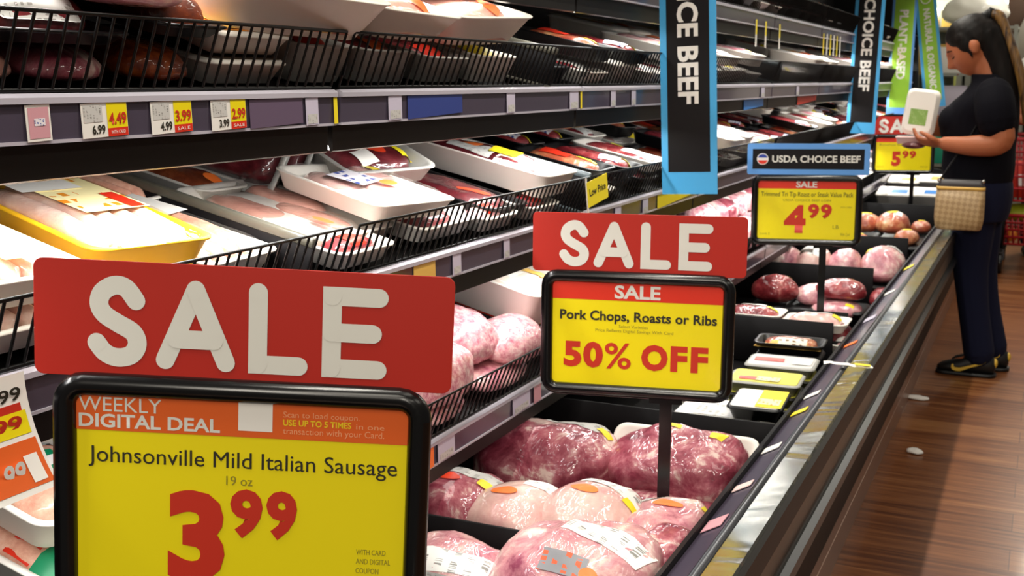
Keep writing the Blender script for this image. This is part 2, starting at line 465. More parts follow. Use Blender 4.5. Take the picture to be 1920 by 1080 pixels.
ct, stl = cos(TILT), sin(TILT)
def deckM(lv, u, Y, lift=0., rz=0., rx=0., ry=0.):
    """a place on a sloping shelf: u metres back from the lip"""
    z = LV[lv]-.002
    M = Matrix.Translation((XF-u*ct+lift*stl, Y, z+u*stl+lift*ct)) @ Matrix.Rotation(TILT, 4, 'Y') @ Matrix.Rotation(RAD(rz), 4, 'Z')
    if rx: M = M @ Matrix.Rotation(RAD(rx), 4, 'X')
    if ry: M = M @ Matrix.Rotation(RAD(ry), 4, 'Y')
    return M
def place(o, M):
    o.location = M.to_translation(); o.rotation_euler = M.to_euler(); return o

# one shelf section: local origin at the lip top, y along the case
def make_shelf(lv):
    t = thing('shelf_section', 'x', 'shelf')
    L = SEC-.012
    d = .50
    g = G(); g.prism([(-.012, -.010), (-d*ct, d*stl-.010), (-d*ct, d*stl-.022), (-.012, -.024)], 0, L); g.build('deck', BLK, t, False)
    g = G(); g.prism([(-.012, -.002), (0, 0), (.006, -.004), (.006, -.010), (-.012, -.012)], 0, L); g.build('channel_edge', CHANTOP, t, False)
    g = G(); g.prism([(-.008, -.010), (.002, -.010), (.0, -.046), (-.010, -.046)], 0, L); g.build('price_channel', CHAN, t, False)
    g = G(); g.prism([(-.010, -.046), (.002, -.046), (.002, -.0495), (-.010, -.0495)], 0, L); g.build('channel_bead', CHANTOP, t, False)
    g = G(); g.prism([(-.030, -.022), (-.012, -.022), (-.014, -.086), (-.018, -.088), (-.030, -.05)], 0, L); g.build('light_valance', DKGREY, t, False)
    g = G(); g.prism([(-.040, -.080), (-.026, -.082), (-.026, -.086), (-.040, -.084)], .01, L-.01); g.build('light_strip', LEDM, t, False)
    return t
def make_fence():
    t = thing('wire_fence', 'x', 'wire fence')
    L = SEC-.02
    h, lean = .078, .022
    g = G(); g.tube([(0, 0, h*.25), (lean, 0, h), (lean, L, h), (0, L, h*.25)], .0022, 6); g.build('top_rail', WIRE, t)
    g = G(); g.tube([(-.008, 0, .003), (-.008, L, .003)], .0025, 6); g.build('bottom_rail', WIRE, t)
    g = G(); n = 44
    for k in range(n+1):
        y = L*k/n
        g.tube([(-.008, y, .003), (lean, y, h)], .0019, 5, caps=False)
    g.build('upright_wires', WIRE, t)
    return t
shelf0 = make_shelf('A'); fence0 = make_fence(); u1 = u2 = False
def where(i):
    return ORD[i]+' section from the near end'
for lv in 'ABCD':
    for i in range(NSEC):
        s = dup(shelf0) if u1 else shelf0; u1 = True
        s.location = (XF, Y0+SEC*i+.006, LV[lv])
        tag(s, f'black sloping shelf with grey price channel, {LVNAME[lv]} level, {where(i)}', 'shelf', f'{LVNAME[lv]} shelves of the meat case')
        f = dup(fence0) if u2 else fence0; u2 = True
        f.location = (XF+.004, Y0+SEC*i+.01, LV[lv])
        tag(f, f'black wire fence along front of {LVNAME[lv]} shelf, {where(i)}', 'wire fence', f'wire fences of the {LVNAME[lv]} shelves')

# ------------------------------------------------------------------ product builders
def se(x, y, a, b, n): return ((abs(x)/a)**n+(abs(y)/b)**n)**(1/n)

class Blob:
    """lumpy meat body, a x b half-size, c high, resting on z = 0"""
    def __init__(s, a, b, c, amp=.12, freq=9, n=2.6, flat=.55, seed=None):
        s.a, s.b, s.c, s.n, s.flat = a, b, c, n, flat
        s.amp, s.freq = amp, freq
        s.seed = Vector((random.random()*50, random.random()*50, 3)) if seed is None else Vector((seed, seed*2, 3))
    def disp(s, x, y, z):
        p = Vector((x, y, z))
        k = 1+s.amp*1.25*noise.noise(p*s.freq+s.seed)+s.amp*.6*noise.noise(p*s.freq*2.4+s.seed)-s.amp*.35*abs(noise.noise(p*s.freq*3.9+s.seed))
        return Vector((p.x*k, p.y*k, p.z*(1+(k-1)*.8)+s.c*s.flat))
    def top(s, x, y):
        q = min(se(x, y, s.a, s.b, s.n), .985)
        return s.disp(x, y, s.c*(1-q**s.n)**(1/2.2)*(.92))
    def mesh(s, nu=56, nv=34):
        g = G(); rings = []
        for i in range(nv+1):
            f = pi*i/nv; q = max(sin(f), .015)**.8
            zz = s.c*(1-min(q, .9999)**s.n)**(1/2.2)
            z = zz*.92 if cos(f) > 0 else -zz*s.flat
            ring = []
            for k in range(nu):
                t = 2*pi*k/nu; ex = 2/s.n
                x = s.a*q*math.copysign(abs(cos(t))**ex, cos(t)); y = s.b*q*math.copysign(abs(sin(t))**ex, sin(t))
                p = s.disp(x, y, z); p.z = max(p.z, 0); ring.append(p)
            rings.append(ring)
        return g.loft(rings)

class Slab(Blob):
    def __init__(s, a, b, c, amp=.06, freq=14, n=4, z0=0, seed=None):
        Blob.__init__(s, a, b, c, amp, freq, n, .0, seed); s.z0 = z0
    def disp(s, x, y, z):
        k = s.amp*noise.noise(Vector((x, y, 0))*s.freq+s.seed)
        k2 = s.amp*noise.noise(Vector((x, y, 5))*s.freq*2.3+s.seed)*.6
        return Vector((x*(1+k), y*(1+k), s.z0+z*(1+2.2*k+2*k2)))
    def top(s, x, y):
        q = min(se(x, y, s.a, s.b, s.n), .98); return s.disp(x, y, s.c*(1-q**6)**.5)
    def mesh(s, nu=32, nv=9):
        g = G(); rings = []
        for i in range(nv+1):
            q = 1-i/nv*.97
            ring = []
            for k in range(nu):
                t = 2*pi*k/nu; ex = 2/s.n
                x = s.a*q*math.copysign(abs(cos(t))**ex, cos(t)); y = s.b*q*math.copysign(abs(sin(t))**ex, sin(t))
                ring.append(s.disp(x, y, s.c*(1-q**6)**.5))
            rings.append(ring)
        return g.loft(rings)

class Flat:
    def __init__(s, z): s.z = z
    def top(s, x, y): return Vector((x, y, s.z))

def sticker(name, parent, surf, cx, cy, wd, ln, rot, m, off=.0012, oval=False, label=None, nx=8, ny=6):
    g = G(); uv = []; c, s_ = cos(RAD(rot)), sin(RAD(rot))
    if oval:
        rings = []
        pts = []
        for i in range(4):
            q = (1-i/3*.96)
            for k in range(20):
                pts.append((q*cos(2*pi*k/20), q*sin(2*pi*k/20)))
        vs = []
        for px, py in pts:
            x, y = px*wd/2, py*ln/2
            p = surf.top(cx+x*c-y*s_, cy+x*s_+y*c); vs.append((p.x, p.y, p.z+off)); uv.append((px*.5+.5, py*.5+.5))
        fs = [(i*20+k, i*20+(k+1) % 20, (i+1)*20+(k+1) % 20, (i+1)*20+k) for i in range(3) for k in range(20)]+[tuple(60+k for k in range(20))]
        g.add(vs, fs)
    else:
        vs = []
        for i in range(nx+1):
            for j in range(ny+1):
                x, y = (i/nx-.5)*wd, (j/ny-.5)*ln
                p = surf.top(cx+x*c-y*s_, cy+x*s_+y*c); vs.append((p.x, p.y, p.z+off)); uv.append((i/nx, j/ny))
        fs = [(i*(ny+1)+j, (i+1)*(ny+1)+j, (i+1)*(ny+1)+j+1, i*(ny+1)+j+1) for i in range(nx) for j in range(ny)]
        g.add(vs, fs)
    o = g.build(name, m, parent, True, uv)
    if label: o['label'] = label
    return o

def tray_mesh(wd, ln, h, fl=.018, r=.025, t=.006):
    q = lambda i, z: rr(wd-2*i, ln-2*i, max(r-i*.4, .004), z)
    return G().loft([q(fl, 0), q(fl-.004, .002), q(.004, h-.004), q(0, h-.002), q(0, h), q(.004, h+.001), q(.011, h-.001), q(fl+.003, t), ])

STK = {'price': ('price_label', PRICE), 'priceg': ('price_label', PRICEG), 'orange': ('orange_sticker', ORANGEST), 'redo': ('orange_sticker', REDST), 'yellow': ('yellow_sticker', YELST),
       'graph': ('brand_label', GRAPH), 'graphy': ('brand_label', GRAPHY), 'graphn': ('brand_label', GRAPHN), 'grapho': ('brand_label', GRAPHO), 'blue': ('blue_label', BLUEL), 'cyan': ('light_blue_label', CYANL),
       'green': ('green_label', GREENL), 'dark': ('dark_label', DKL), 'white': ('white_label', WHITE), 'red': ('red_label', REDH), 'gold': ('gold_label', GOLD), 'navy': ('navy_label', NAVYL), 'teal': ('teal_label', TEAL)}
def stick(t, surf, items):
    for k, it in enumerate(items):
        kind, cx, cy, wd, ln, rot = it[:6]
        nm, m = STK[kind]
        sticker(nm, t, surf, cx, cy, wd, ln, rot, m, .0012+.0009*k, kind in ('orange', 'redo'))

def tray_pack(name, label, cat, wd, ln, h, foam, content, m, items=(), group=None, fill=1.0, wrap=False):
    """tray of meat: wd along the shelf depth (local x), ln along the case (local y)"""
    t = thing(name, label, cat, group=group)
    tray_mesh(wd, ln, h).build('foam_tray', foam, t)
    iw, il = wd-.04, ln-.04
    surf = Flat(h+.002)
    if content == 'slab':
        surf = Slab(iw/2, il/2, h*fill, z0=.007); surf.mesh().build('meat', m, t)
    elif content == 'sausages':
        n = max(4, int(il/.026)); d = il/n
        for k in range(n):
            y = -il/2+d*(k+.5); L = iw/2-.004
            j = random.uniform(-.004, .004)
            pts = [(-L, y, .014), (-L*.9, y, .02), (-L*.4, y+j, .024), (L*.3, y-j, .024), (L*.88, y, .021), (L, y, .014)]
            G().tube([(a, b, c+h-.028) for a, b, c in pts], [d*.2, d*.46, d*.52, d*.52, d*.46, d*.2], 10).build('sausage', m, t)
        surf = Flat(h+.013)
    elif content == 'chops':
        for k, (cx, cy) in enumerate(((-.14*wd, -.2*ln), (.16*wd, .04*ln), (-.12*wd, .26*ln))):
            b = Slab(iw*.30, il*.2, .012, .08, 20, 2.2, h-.012+.003*k); gg = b.mesh(24, 6)
            gg.v = [(x+cx, y+cy, z) for x, y, z in gg.v]; gg.build('chop', m, t)
        Slab(iw/2, il/2, h*.7, z0=.007).mesh(24, 5).build('pad', FOAM, t)
        surf = Flat(h+.007)
    elif content == 'blob':
        surf = Blob(iw/2, il/2, h*fill, .1, 14, 3.2, .3); surf.mesh(32, 18).build('meat', m, t)
    if wrap:
        s2 = Slab(wd/2-.002, ln/2-.002, .012, .03, 10, 6, h)
        gw = s2.mesh(36, 7); gw.f = [f for f in gw.f if len(f) == 4 or max(f) >= 36*7]; gw.build('clear_wrap', FILM, t)
    stick(t, surf, items)
    return t

def roast(name, label, cat, a, b, c, m, items=(), amp=.12, freq=10, group=None, n=2.6, seed=None, nub=None):
    t = thing(name, label, cat, group=group)
    s = Blob(a, b, c, amp, freq, n, .5, seed); s.mesh().build('meat', m, t)
    stick(t, s, items)
    if nub:   # gathered tail of the shrink bag
        (nx, ny, nz, dx, dy) = nub
        G().tube([(nx, ny, nz), (nx+dx*.4, ny+dy*.4, nz+.004), (nx+dx, ny+dy, nz)], [.010, .005, .013], 8).build('bag_tail', FOAMPK, t)
    return t

def shell_pack(name, label, cat, wd, ln, h, body, top, items=(), group=None):
    t = thing(name, label, cat, group=group)
    g = G(); g.loft([rr(wd-.03, ln-.03, .012, 0), rr(wd-.008, ln-.008, .016, h*.8), rr(wd, ln, .018, h*.82), rr(wd, ln, .018, h*.9), rr(wd-.012, ln-.012, .014, h)])
    g.build('tub', body, t)
    g = G(); g.loft([rr(wd-.016, ln-.016, .012, h+.0005), rr(wd-.018, ln-.018, .012, h+.0015)]); g.build('printed_lid', top, t, smooth=False)
    stick(t, Flat(h+.0018), items)
    return t

# ------------------------------------------------------------------ price signs standing in the well
SW, SH = .292, .194
SIGN_SCALE = 1.16
IW, IH = .256, .162
def price_sign(name, label, cen, rot, stem_z, topper, insert, group='sale signs standing in the meat case'):
    R_ = Matrix.Rotation(rot[2], 4, 'Z') @ Matrix.Rotation(rot[1], 4, 'Y') @ Matrix.Rotation(rot[0], 4, 'X')
    sl = (cen[2]-stem_z)/SIGN_SCALE-SH/2
    foot = Vector((.048, .004, -SH/2-sl))
    t = thing(name, label, 'price sign', Vector(cen)+(R_.to_3x3() @ foot)*SIGN_SCALE, R_.to_euler(), group)
    t.scale = (SIGN_SCALE,)*3
    M = Matrix.Translation(-foot)
    # frame: fat rounded tube round the insert
    g = G(); path = rr(SW-.018, SH-.018, .016, 0, 5); n = len(path); rings = []
    for i in range(n+1):
        x, z, _ = path[i % n]; px, pz, _ = path[(i-1) % n]; nx, nz, _ = path[(i+1) % n]
        t_ = Vector((nx-px, 0, nz-pz)).normalized(); o_ = Vector((t_.z, 0, -t_.x))
        rings.append([Vector((x, 0, z))+o_*.0092*cos(2*pi*k/10)+Vector((0, .0085, 0))*sin(2*pi*k/10) for k in range(10)])
    g.loft(rings, False, False, M); fr = g.build('frame', BLKG, t)
    g = G().box((0, .003, 0), (IW+.01, .002, IH+.01), M); g.build('backing', BLKG, t, False)
    g = G(); g.box((.048, .004, -SH/2-sl/2+.002), (.019, .005, sl+.004), M); g.box((.048, .004, -SH/2+.002), (.05, .012, .016), M); g.build('stem', BLKG, t)
    g = G(); rbox(g, .09, .06, .006, .01, .002, 0, M @ Matrix.Translation((.048, .004, -SH/2-sl))); g.build('base', BLKG, t)
    ins = G().box((0, .001, 0), (IW, .0015, IH), M).build('paper_insert', YEL, t, False)
    insert(ins, M)
    topper(t, M @ Matrix.Translation((0, .001, .139)))
    return t
fx = lambda f: -IW/2+IW*f
fz = lambda f: IH/2-IH*f
def band(parent, name, x0, x1, f0, f1, m, M, y=-.0003):
    g = G(); g.add([(x0, y, fz(f1)), (x1, y, fz(f1)), (x1, y, fz(f0)), (x0, y, fz(f0))], [(0, 1, 2, 3)], M); return g.build(name, m, parent, False)
def tx(parent, s, a, b, fbase, cap, m, M, bold=0.): return text('lettering', s, fx(a), fx(b), fz(fbase), cap*IH, m, parent, -.0006, bold, True, M)

def sale_card(t, M):
    g = G(); rg = lambda y, i: [(a, y, b) for a, b, _ in rr(.32-2*i, .09-2*i, .007, 0, 4)]
    g.loft([rg(-.0008, .0003), rg(-.0006, 0), rg(.0006, 0), rg(.0008, .0003)], M=M); c = g.build('sale_card', RED, t, False)
    o = rounded_sale('lettering', c, -.16+.128*.32, -.16+.845*.32, -.0365, .0335, LETW, -.0014)
    for v in o.data.vertices: v.co = M @ v.co
def usda_board(t, M):
    g = G(); rg = lambda y, i: [(a, y, b) for a, b, _ in rr(.32-2*i, .084-2*i, .006, 0, 4)]
    g.loft([rg(-.0008, .0003), rg(-.0006, 0), rg(.0006, 0), rg(.0008, .0003)], M=M); c = g.build('topper_board', BLUEB, t, False)
    g = G(); g.add([(-.146, -.0012, -.027), (.146, -.0012, -.027), (.146, -.0012, .027), (-.146, -.0012, .027)], [(0, 1, 2, 3)], M); p = g.build('black_panel', BANK, c, False)
    text('lettering', 'USDA CHOICE BEEF', -.094, .136, -.009, .019, LETW, p, -.0018, .03, True, M)
    for nm, m, r, y, f in (('emblem', WHITE, .0155, -.0018, 0), ('emblem', NAVYL, .0135, -.0021, 1), ('emblem', REDH, .0135, -.0021, -1)):
        g = G(); pts = [(-.119+r*cos(2*pi*k/24), y, r*sin(2*pi*k/24)) for k in range(24)]
        if f: pts = [q for q in pts if q[2]*f > .003]
        g.add(pts, [tuple(range(len(pts)))], M); g.build(nm, m, p, False)
    g = G(); g.add([(-.131, -.0022, -.0015), (-.107, -.0022, -.0015), (-.107, -.0022, .0015), (-.131, -.0022, .0015)], [(0, 1, 2, 3)], M); g.build('emblem', WHITE, p, False)

def ins_sausage(p, M):
    band(p, 'orange_header', -IW/2, IW/2, 0, .18, ORANGE, M)
    tx(p, 'WEEKLY', .008, .258, .086, .068, LETW, M)
    tx(p, 'DIGITAL DEAL', .008, .435, .165, .066, LETW, M, .025)
    band(p, 'white_patch', fx(.49), fx(.593), .0, .148, WHITE, M, -.0006)
    tx(p, 'Scan to load coupon.', .625, .855, .072, .028, INKO, M)
    tx(p, 'USE UP TO 5 TIMES', .625, .83, .113, .030, INKY, M, .025)
    tx(p, 'in one', .845, .93, .113, .026, INKO, M)
    tx(p, 'transaction with your Card.', .625, .93, .153, .030, INKO, M)
    tx(p, 'Johnsonville Mild Italian Sausage', .036, .972, .335, .078, INK, M, 0)
    tx(p, '19 oz', .455, .535, .42, .045, INKF, M)
    tx(p, '3', .278, .452, .915, .455, REDT, M, .045)
    tx(p, '9', .468, .567, .675, .235, REDT, M, .045); tx(p, '9', .578, .672, .675, .235, REDT, M, .045)
    for k, s in enumerate(('WITH CARD', 'AND DIGITAL', 'COUPON')): tx(p, s, .855, .855+(.09, .105, .07)[k], .735+.047*k, .026, INKF, M)
def ins_pork(p, M):
    band(p, 'red_header', -IW/2, IW/2, 0, .175, REDH, M)
    tx(p, 'SALE', .37, .64, .155, .125, LETW, M, .03)
    tx(p, 'Pork Chops, Roasts or Ribs', .045, .97, .37, .092, INK, M, .025)
    tx(p, 'Select Varieties', .40, .57, .432, .028, INKF, M)
    tx(p, 'Price Reflects Digital Savings With Card', .26, .72, .475, .028, INKF, M)
    for ch, x0, x1, bd in (('5', .07, .178, .045), ('0', .188, .308, .045), ('%', .318, .475, .012), ('O', .535, .692, .05), ('F', .708, .806, .045), ('F', .826, .926, .045)):
        tx(p, ch, x0, x1, .825, .245, REDT, M, bd)
def ins_tri(p, M):
    band(p, 'red_header', -IW/2, IW/2, 0, .135, REDH, M)
    tx(p, 'SALE', .39, .605, .115, .105, LETW, M, .03)
    tx(p, 'Trimmed Tri Tip Roast or Steak Value Pack', .03, .975, .265, .075, INK, M)
    tx(p, 'USDA CHOICE BEEF LOIN', .26, .75, .345, .035, INKF, M)
    tx(p, '4', .275, .50, .885, .47, REDT, M, .055)
    tx(p, '9', .52, .635, .625, .235, REDT, M, .045); tx(p, '9', .65, .765, .625, .235, REDT, M, .045)
    tx(p, 'LB', .78, .84, .80, .06, INKF, M)
    tx(p, 'WITH CARD', .85, .965, .45, .025, INKF, M)
    tx(p, 'With Card', .86, .955, .92, .05, INKF, M); tx(p, 'Limit 2', .03, .13, .92, .035, INKF, M)
def ins_five(p, M):
    band(p, 'red_header', -IW/2, IW/2, 0, .14, REDH, M)
    tx(p, 'Boneless Beef Value Pack', .06, .94, .245, .06, INKF, M)
    tx(p, '5', .29, .46, .86, .44, REDT, M, .055)
    tx(p, '9', .485, .60, .62, .22, REDT, M, .045); tx(p, '9', .615, .735, .62, .22, REDT, M, .045)
    tx(p, 'With Card', .82, .95, .90, .045, INKF, M); tx(p, 'Limit 2', .03, .15, .90, .035, INKF, M)

price_sign('price_sign', 'nearest yellow price sign reading 3.99 for Italian sausage under a red SALE card', (-0.631, 0.762, 0.936), (RAD(-2.1), RAD(2.68), RAD(24.2)), .44, sale_card, ins_sausage)
price_sign('price_sign', 'yellow price sign reading 50% OFF pork chops under a red SALE card', (-0.623, 1.825, 0.869), (RAD(-.9), RAD(.1), RAD(12.5)), .44, sale_card, ins_pork)
price_sign('price_sign', 'yellow 4.99 price sign under a blue USDA CHOICE BEEF board', (-0.666, 3.579, 0.905), (RAD(.7), RAD(-.6), RAD(11.3)), .44, usda_board, ins_tri)
price_sign('price_sign', 'farthest yellow price sign reading 5.99, partly behind the woman\'s hands', (-0.728, 6.759, 0.894), (RAD(.6), RAD(-.6), RAD(10.3)), .44, sale_card, ins_five)

# ------------------------------------------------------------------ hanging blade banners
def banner(label, base, z1, roll, rz, border, inner, string, tcap, tend, tlen, margin=.017, bot=.055, emblem=False):
    W_, L_ = .141, z1-base[2]
    t = thing('hanging_banner', label, 'banner', base, (0, RAD(roll), RAD(rz)), 'vertical banners hanging along the meat case')
    G().box((0, 0, L_/2), (W_, .004, L_)).build('board', border, t, False)
    g = G().box((0, -.0022, (L_+bot)/2-.02), (W_-2*margin, .0012, L_-bot-.04)); p = g.build('inner_panel', inner, t, False)
    M = Matrix(((0, 0, 1, -tcap/2), (0, 1, 0, 0), (-1, 0, 0, tend+tlen), (0, 0, 0, 1)))
    text('lettering', string, 0, tlen, 0, tcap, WHITE, p, -.0034, .032, True, M)
    if emblem:
        g = G(); path = [(.031*cos(2*pi*k/20), -.0034, L_-emblem+.031*sin(2*pi*k/20)) for k in range(21)]
        g.tube(path, .0035, 5); g.build('emblem', WHITE, p)
    g = G(); g.tube([(0, .0, L_), (0, .0, 2.03-base[2])], .004, 6); g.box((0, 0, L_-.005), (.06, .008, .02)); g.build('hanging_clip', STEELB, t, False)
    return t
banner('nearest and largest blue bordered black CHOICE BEEF banner, ending above the 50% OFF sign', (-.793, 2.716, 1.030), 1.98, -2.4, 1, BLUE, BANK, 'USDA CHOICE BEEF', .052, .222, .62)
banner('second blue bordered black CHOICE BEEF banner, hanging above the blue board sign', (-.845, 5.88, 1.046), 1.98, 1.3, 1, BLUE, BANK, 'USDA CHOICE BEEF', .052, .21, .66)
banner('bright green PLANT-BASED banner with blue edges', (-.85, 7.45, 1.10), 1.98, .3, 1, BLUEB, GREEN, 'PLANT-BASED', .052, .215, .42, .014, .04)
banner('green NATURAL & ORGANIC banner with wide blue edges, tilted, beside the woman\'s face', (-.725, 8.55, 1.12), 1.975, -8.5, 1, BLUE, GREEN, 'NATURAL & ORGANIC', .045, .13, .56, .02, .05, emblem=.10)

# ------------------------------------------------------------------ tags on the shelf rails (local x runs along the case, face towards the aisle)
def rail_tag(name, label, lv, y0, y1, draw, m, cat='price tag', z0=-.047, z1=-.011, x=.0035, group=None):
    t = thing(name, label, cat, (XF+x, y0, LV[lv]+z0), (0, RAD(-2), pi/2), group)
    W_, H_ = y1-y0, z1-z0
    G().box((W_/2, -.0004, H_/2), (W_, .0008, H_)).build('tag_card', m, t, False)
    if draw: draw(t, W_, H_)
    return t
def quadp(t, name, x0, x1, z0, z1, m, y=-.0012):
    g = G(); g.add([(x0, y, z0), (x1, y, z0), (x1, y, z1), (x0, y, z1)], [(0, 1, 2, 3)]); return g.build(name, m, t, False, [(0, 0), (1, 0), (1, 1), (0, 1)])
def sale_tag(a, b, word):
    def d(t, W_, H_):
        quadp(t, 'small_print', W_*.04, W_*.44, H_*.45, H_*.95, PRICEG)
        text('lettering', b, W_*.20, W_*.48, H_*.10, H_*.26, INK, t, -.0014, .03)
        p = quadp(t, 'yellow_panel', W_*.54, W_*.99, H_*.24, H_, YEL)
        text('lettering', a, W_*.57, W_*.96, H_*.34, H_*.34, REDT, p, -.0018, .03)
        r = quadp(t, 'red_strip', W_*.54, W_*.99, 0, H_*.24, REDH)
        text('lettering', word, W_*.60, W_*.92, H_*.07, H_*.10, WHITE, r, -.0018, 0)
    return d
def sq(t, W_, H_):
    quadp(t, 'print', W_*.08, W_*.92, H_*.08, H_*.92, PINKL); quadp(t, 'blue_print', W_*.3, W_*.75, H_*.42, H_*.62, GRAPHN, -.0016)
rail_tag('price_tag', 'small pink square tag on the eye-level price rail, leftmost of its tags', 'C', .792, .822, sq, WHITE)
rail_tag('price_tag', 'white and yellow price tag reading 4.49 on the eye-level rail', 'C', .862, .926, sale_tag('4.49', '6.99', 'WITH CARD'), WHITE)
rail_tag('price_tag', 'white and yellow price tag reading 3.99, middle one of three on the eye-level rail', 'C', .962, 1.028, sale_tag('3.99', '4.99', 'SALE'), WHITE)
rail_tag('price_tag', 'white and yellow price tag reading 2.99, right one of three on the eye-level rail', 'C', 1.062, 1.126, sale_tag('2.99', '3.99', 'SALE'), WHITE)
def lil(t, W_, H_): quadp(t, 'small_print', W_*.1, W_*.9, H_*.05, H_*.4, PRICEG)
LIL = [('C', 1.252, 1.280, 'left of the yellow end clip'), ('C', 1.462, 1.500, 'just right of the shelf joint'), ('C', 1.874, 1.908, 'under the last foam tray'), ('C', 2.176, 2.222, 'at the right end of the second section'),
       ('B', 1.66, 1.69, 'left one between the two red SALE cards'), ('B', 1.86, 1.885, 'right one between the two red SALE cards'), ('C', 2.42, 2.45, 'left of the nearest banner, first of two'), ('C', 2.56, 2.59, 'left of the nearest banner, second of two'),
       ('C', 3.9, 3.95, 'first one right of the nearest banner'), ('C', 4.5, 4.55, 'second one right of the nearest banner'), ('A', 1.60, 1.66, 'above the nearest pork roasts'), ('A', 1.90, 1.98, 'beside the 50% OFF sign'),
       ('B', 2.46, 2.50, 'right of the yellow hanging tag'), ('B', 2.66, 2.70, 'under the foot of the nearest banner')]
for lv, a, b, wh in LIL:
    rail_tag('shelf_tag', f'blank lilac tag on the {LVNAME[lv]} rail, {wh}', lv, a, b, lil, LILAC, 'shelf tag', group='plain lilac shelf tags')
rail_tag('shelf_tag', 'orange tag on the lowest rail, at its near end beside the 3.99 sign', 'A', 1.552, 1.585, None, ORANGEST, 'shelf tag')
rail_tag('shelf_tag', 'pink tag on the lowest rail, close to the 50% OFF sign', 'A', 2.0, 2.035, None, PINKL, 'shelf tag')
rail_tag('end_clip', 'thin yellow clip at the joint of the first two eye-level rails', 'C', 1.318, 1.326, None, YELST, 'clip')
rail_tag('end_clip', 'thin yellow clip at the far end of the second eye-level rail', 'C', 2.236, 2.243, None, YELST, 'clip')
rail_tag('rail_label', 'wide blue label inside the eye-level rail under the foam trays', 'C', 1.52, 1.70, None, mat('rail_label_blue', hexc('35448a'), .35), 'rail label', x=.0028)
rail_tag('rail_label', 'wide mauve label inside the eye-level rail, right of the price tags', 'C', 1.135, 1.245, None, mat('rail_label_mauve', hexc('65546a'), .35), 'rail label', x=.0028)
rail_tag('rail_label', 'yellow stripe label on the second lowest rail under the nearest banner', 'B', 2.78, 3.1, None, YELST, 'rail label', x=.0028)
rail_tag('rail_label', 'orange stripe label on the second lowest rail, left of the 50% OFF sign', 'B', 1.53, 1.60, None, GOLD, 'rail label', x=.0028)
rail_tag('rail_label', 'blue label below the eye-level rail, right of the nearest banner', 'C', 3.72, 4.0, None, BLUEL, 'rail label', z0=-.086, z1=-.052, x=-.011)
rail_tag('rail_label', 'red label below the eye-level rail, in front of the second banner', 'C', 4.6, 5.0, None, REDT, 'rail label', z0=-.086, z1=-.052, x=-.011)
for i, y in enumerate((3.78, 3.92, 4.14)):
    def dt(t, W_, H_): quadp(t, 'yellow_panel', 0, W_, H_*.45, H_, YELST)
    rail_tag('hanging_tag', f'white and yellow strip tag hanging from the highest rail, {ORD[i]} from the nearest banner', 'D', y, y+.02, dt, WHITE, 'hanging tag', z0=-.118, z1=-.030, x=.004, group='strip tags on the highest rail')
for i in range(6):
    rail_tag('hanging_tag', f'pale yellow strip tag left of the second banner, {ORD[i]} of a close row of six', 'D', 5.02+.085*i, 5.04+.085*i, None, (YELST, WHITE)[i % 2], 'hanging tag', z0=-.12, z1=-.03, x=.004, group='strip tags on the highest rail')
# curled weekly tag hanging at the far left
def curl_tag():
    t = thing('hanging_tag', 'long curling price tag in white, yellow and orange at the left edge, reading 6.99', 'price tag', (XF+.012, .665, .915), (0, 0, pi/2))
    W_, H_ = .092, .115
    def sh(z0, z1, m, name, x0=0, x1=W_, off=0, par=t):
        g = G(); vs = []
        for k in range(9):
            z = z0+(z1-z0)*k/8
            d = -.028*((H_-z)/H_)**2-.001-off
            vs += [(x0+.010*((H_-z)/H_)**2, d, z), (x1+.010*((H_-z)/H_)**2, d, z)]
        g.add(vs, [(2*k, 2*k+1, 2*k+3, 2*k+2) for k in range(8)]); return g.build(name, m, par)
    sh(0, H_, WHITE, 'tag_card')
    sh(.055, .078, YEL, 'yellow_panel', .004, W_-.006, .0006); sh(.078, .086, REDT, 'red_strip', .004, W_-.010, .0006)
    sh(.006, .050, ORANGE, 'orange_panel', .004, W_-.004, .0006); sh(.010, .036, WHITE, 'white_patch', W_-.026, W_-.010, .0012)
    def tilt(o, zz):
        d = -.028*((H_-zz)/H_)**2-.0024
        for v in o.data.vertices: v.co.y += d; v.co.x += .010*((H_-zz)/H_)**2
    tilt(text('lettering', '6.99', .038, W_-.008, .089, .013, INK, t, 0, .02), .095)
    tilt(text('lettering', '3.99', .02, .078, .060, .015, REDT, t, 0, .03), .066)
    tilt(text('lettering', '2.99', .018, .062, .012, .022, WHITE, t, 0, .03), .022)
curl_tag()
def low_tag():
    t = thing('hanging_tag', 'square yellow Low Price tag clipped on the fence left of the nearest banner', 'price tag', (-.868, 2.215, 1.042), (RAD(-3), RAD(-6), pi/2))
    G().box((.06, 0, .027), (.122, .0012, .054)).build('tag_card', YELST, t, False)
    text('lettering', 'Low Price', .012, .108, .022, .016, INK, t, -.0012, .02)
    G().box((.0, .0005, .027), (.006, .002, .075)).build('clip_strip', FOAM, t, False)
low_tag()
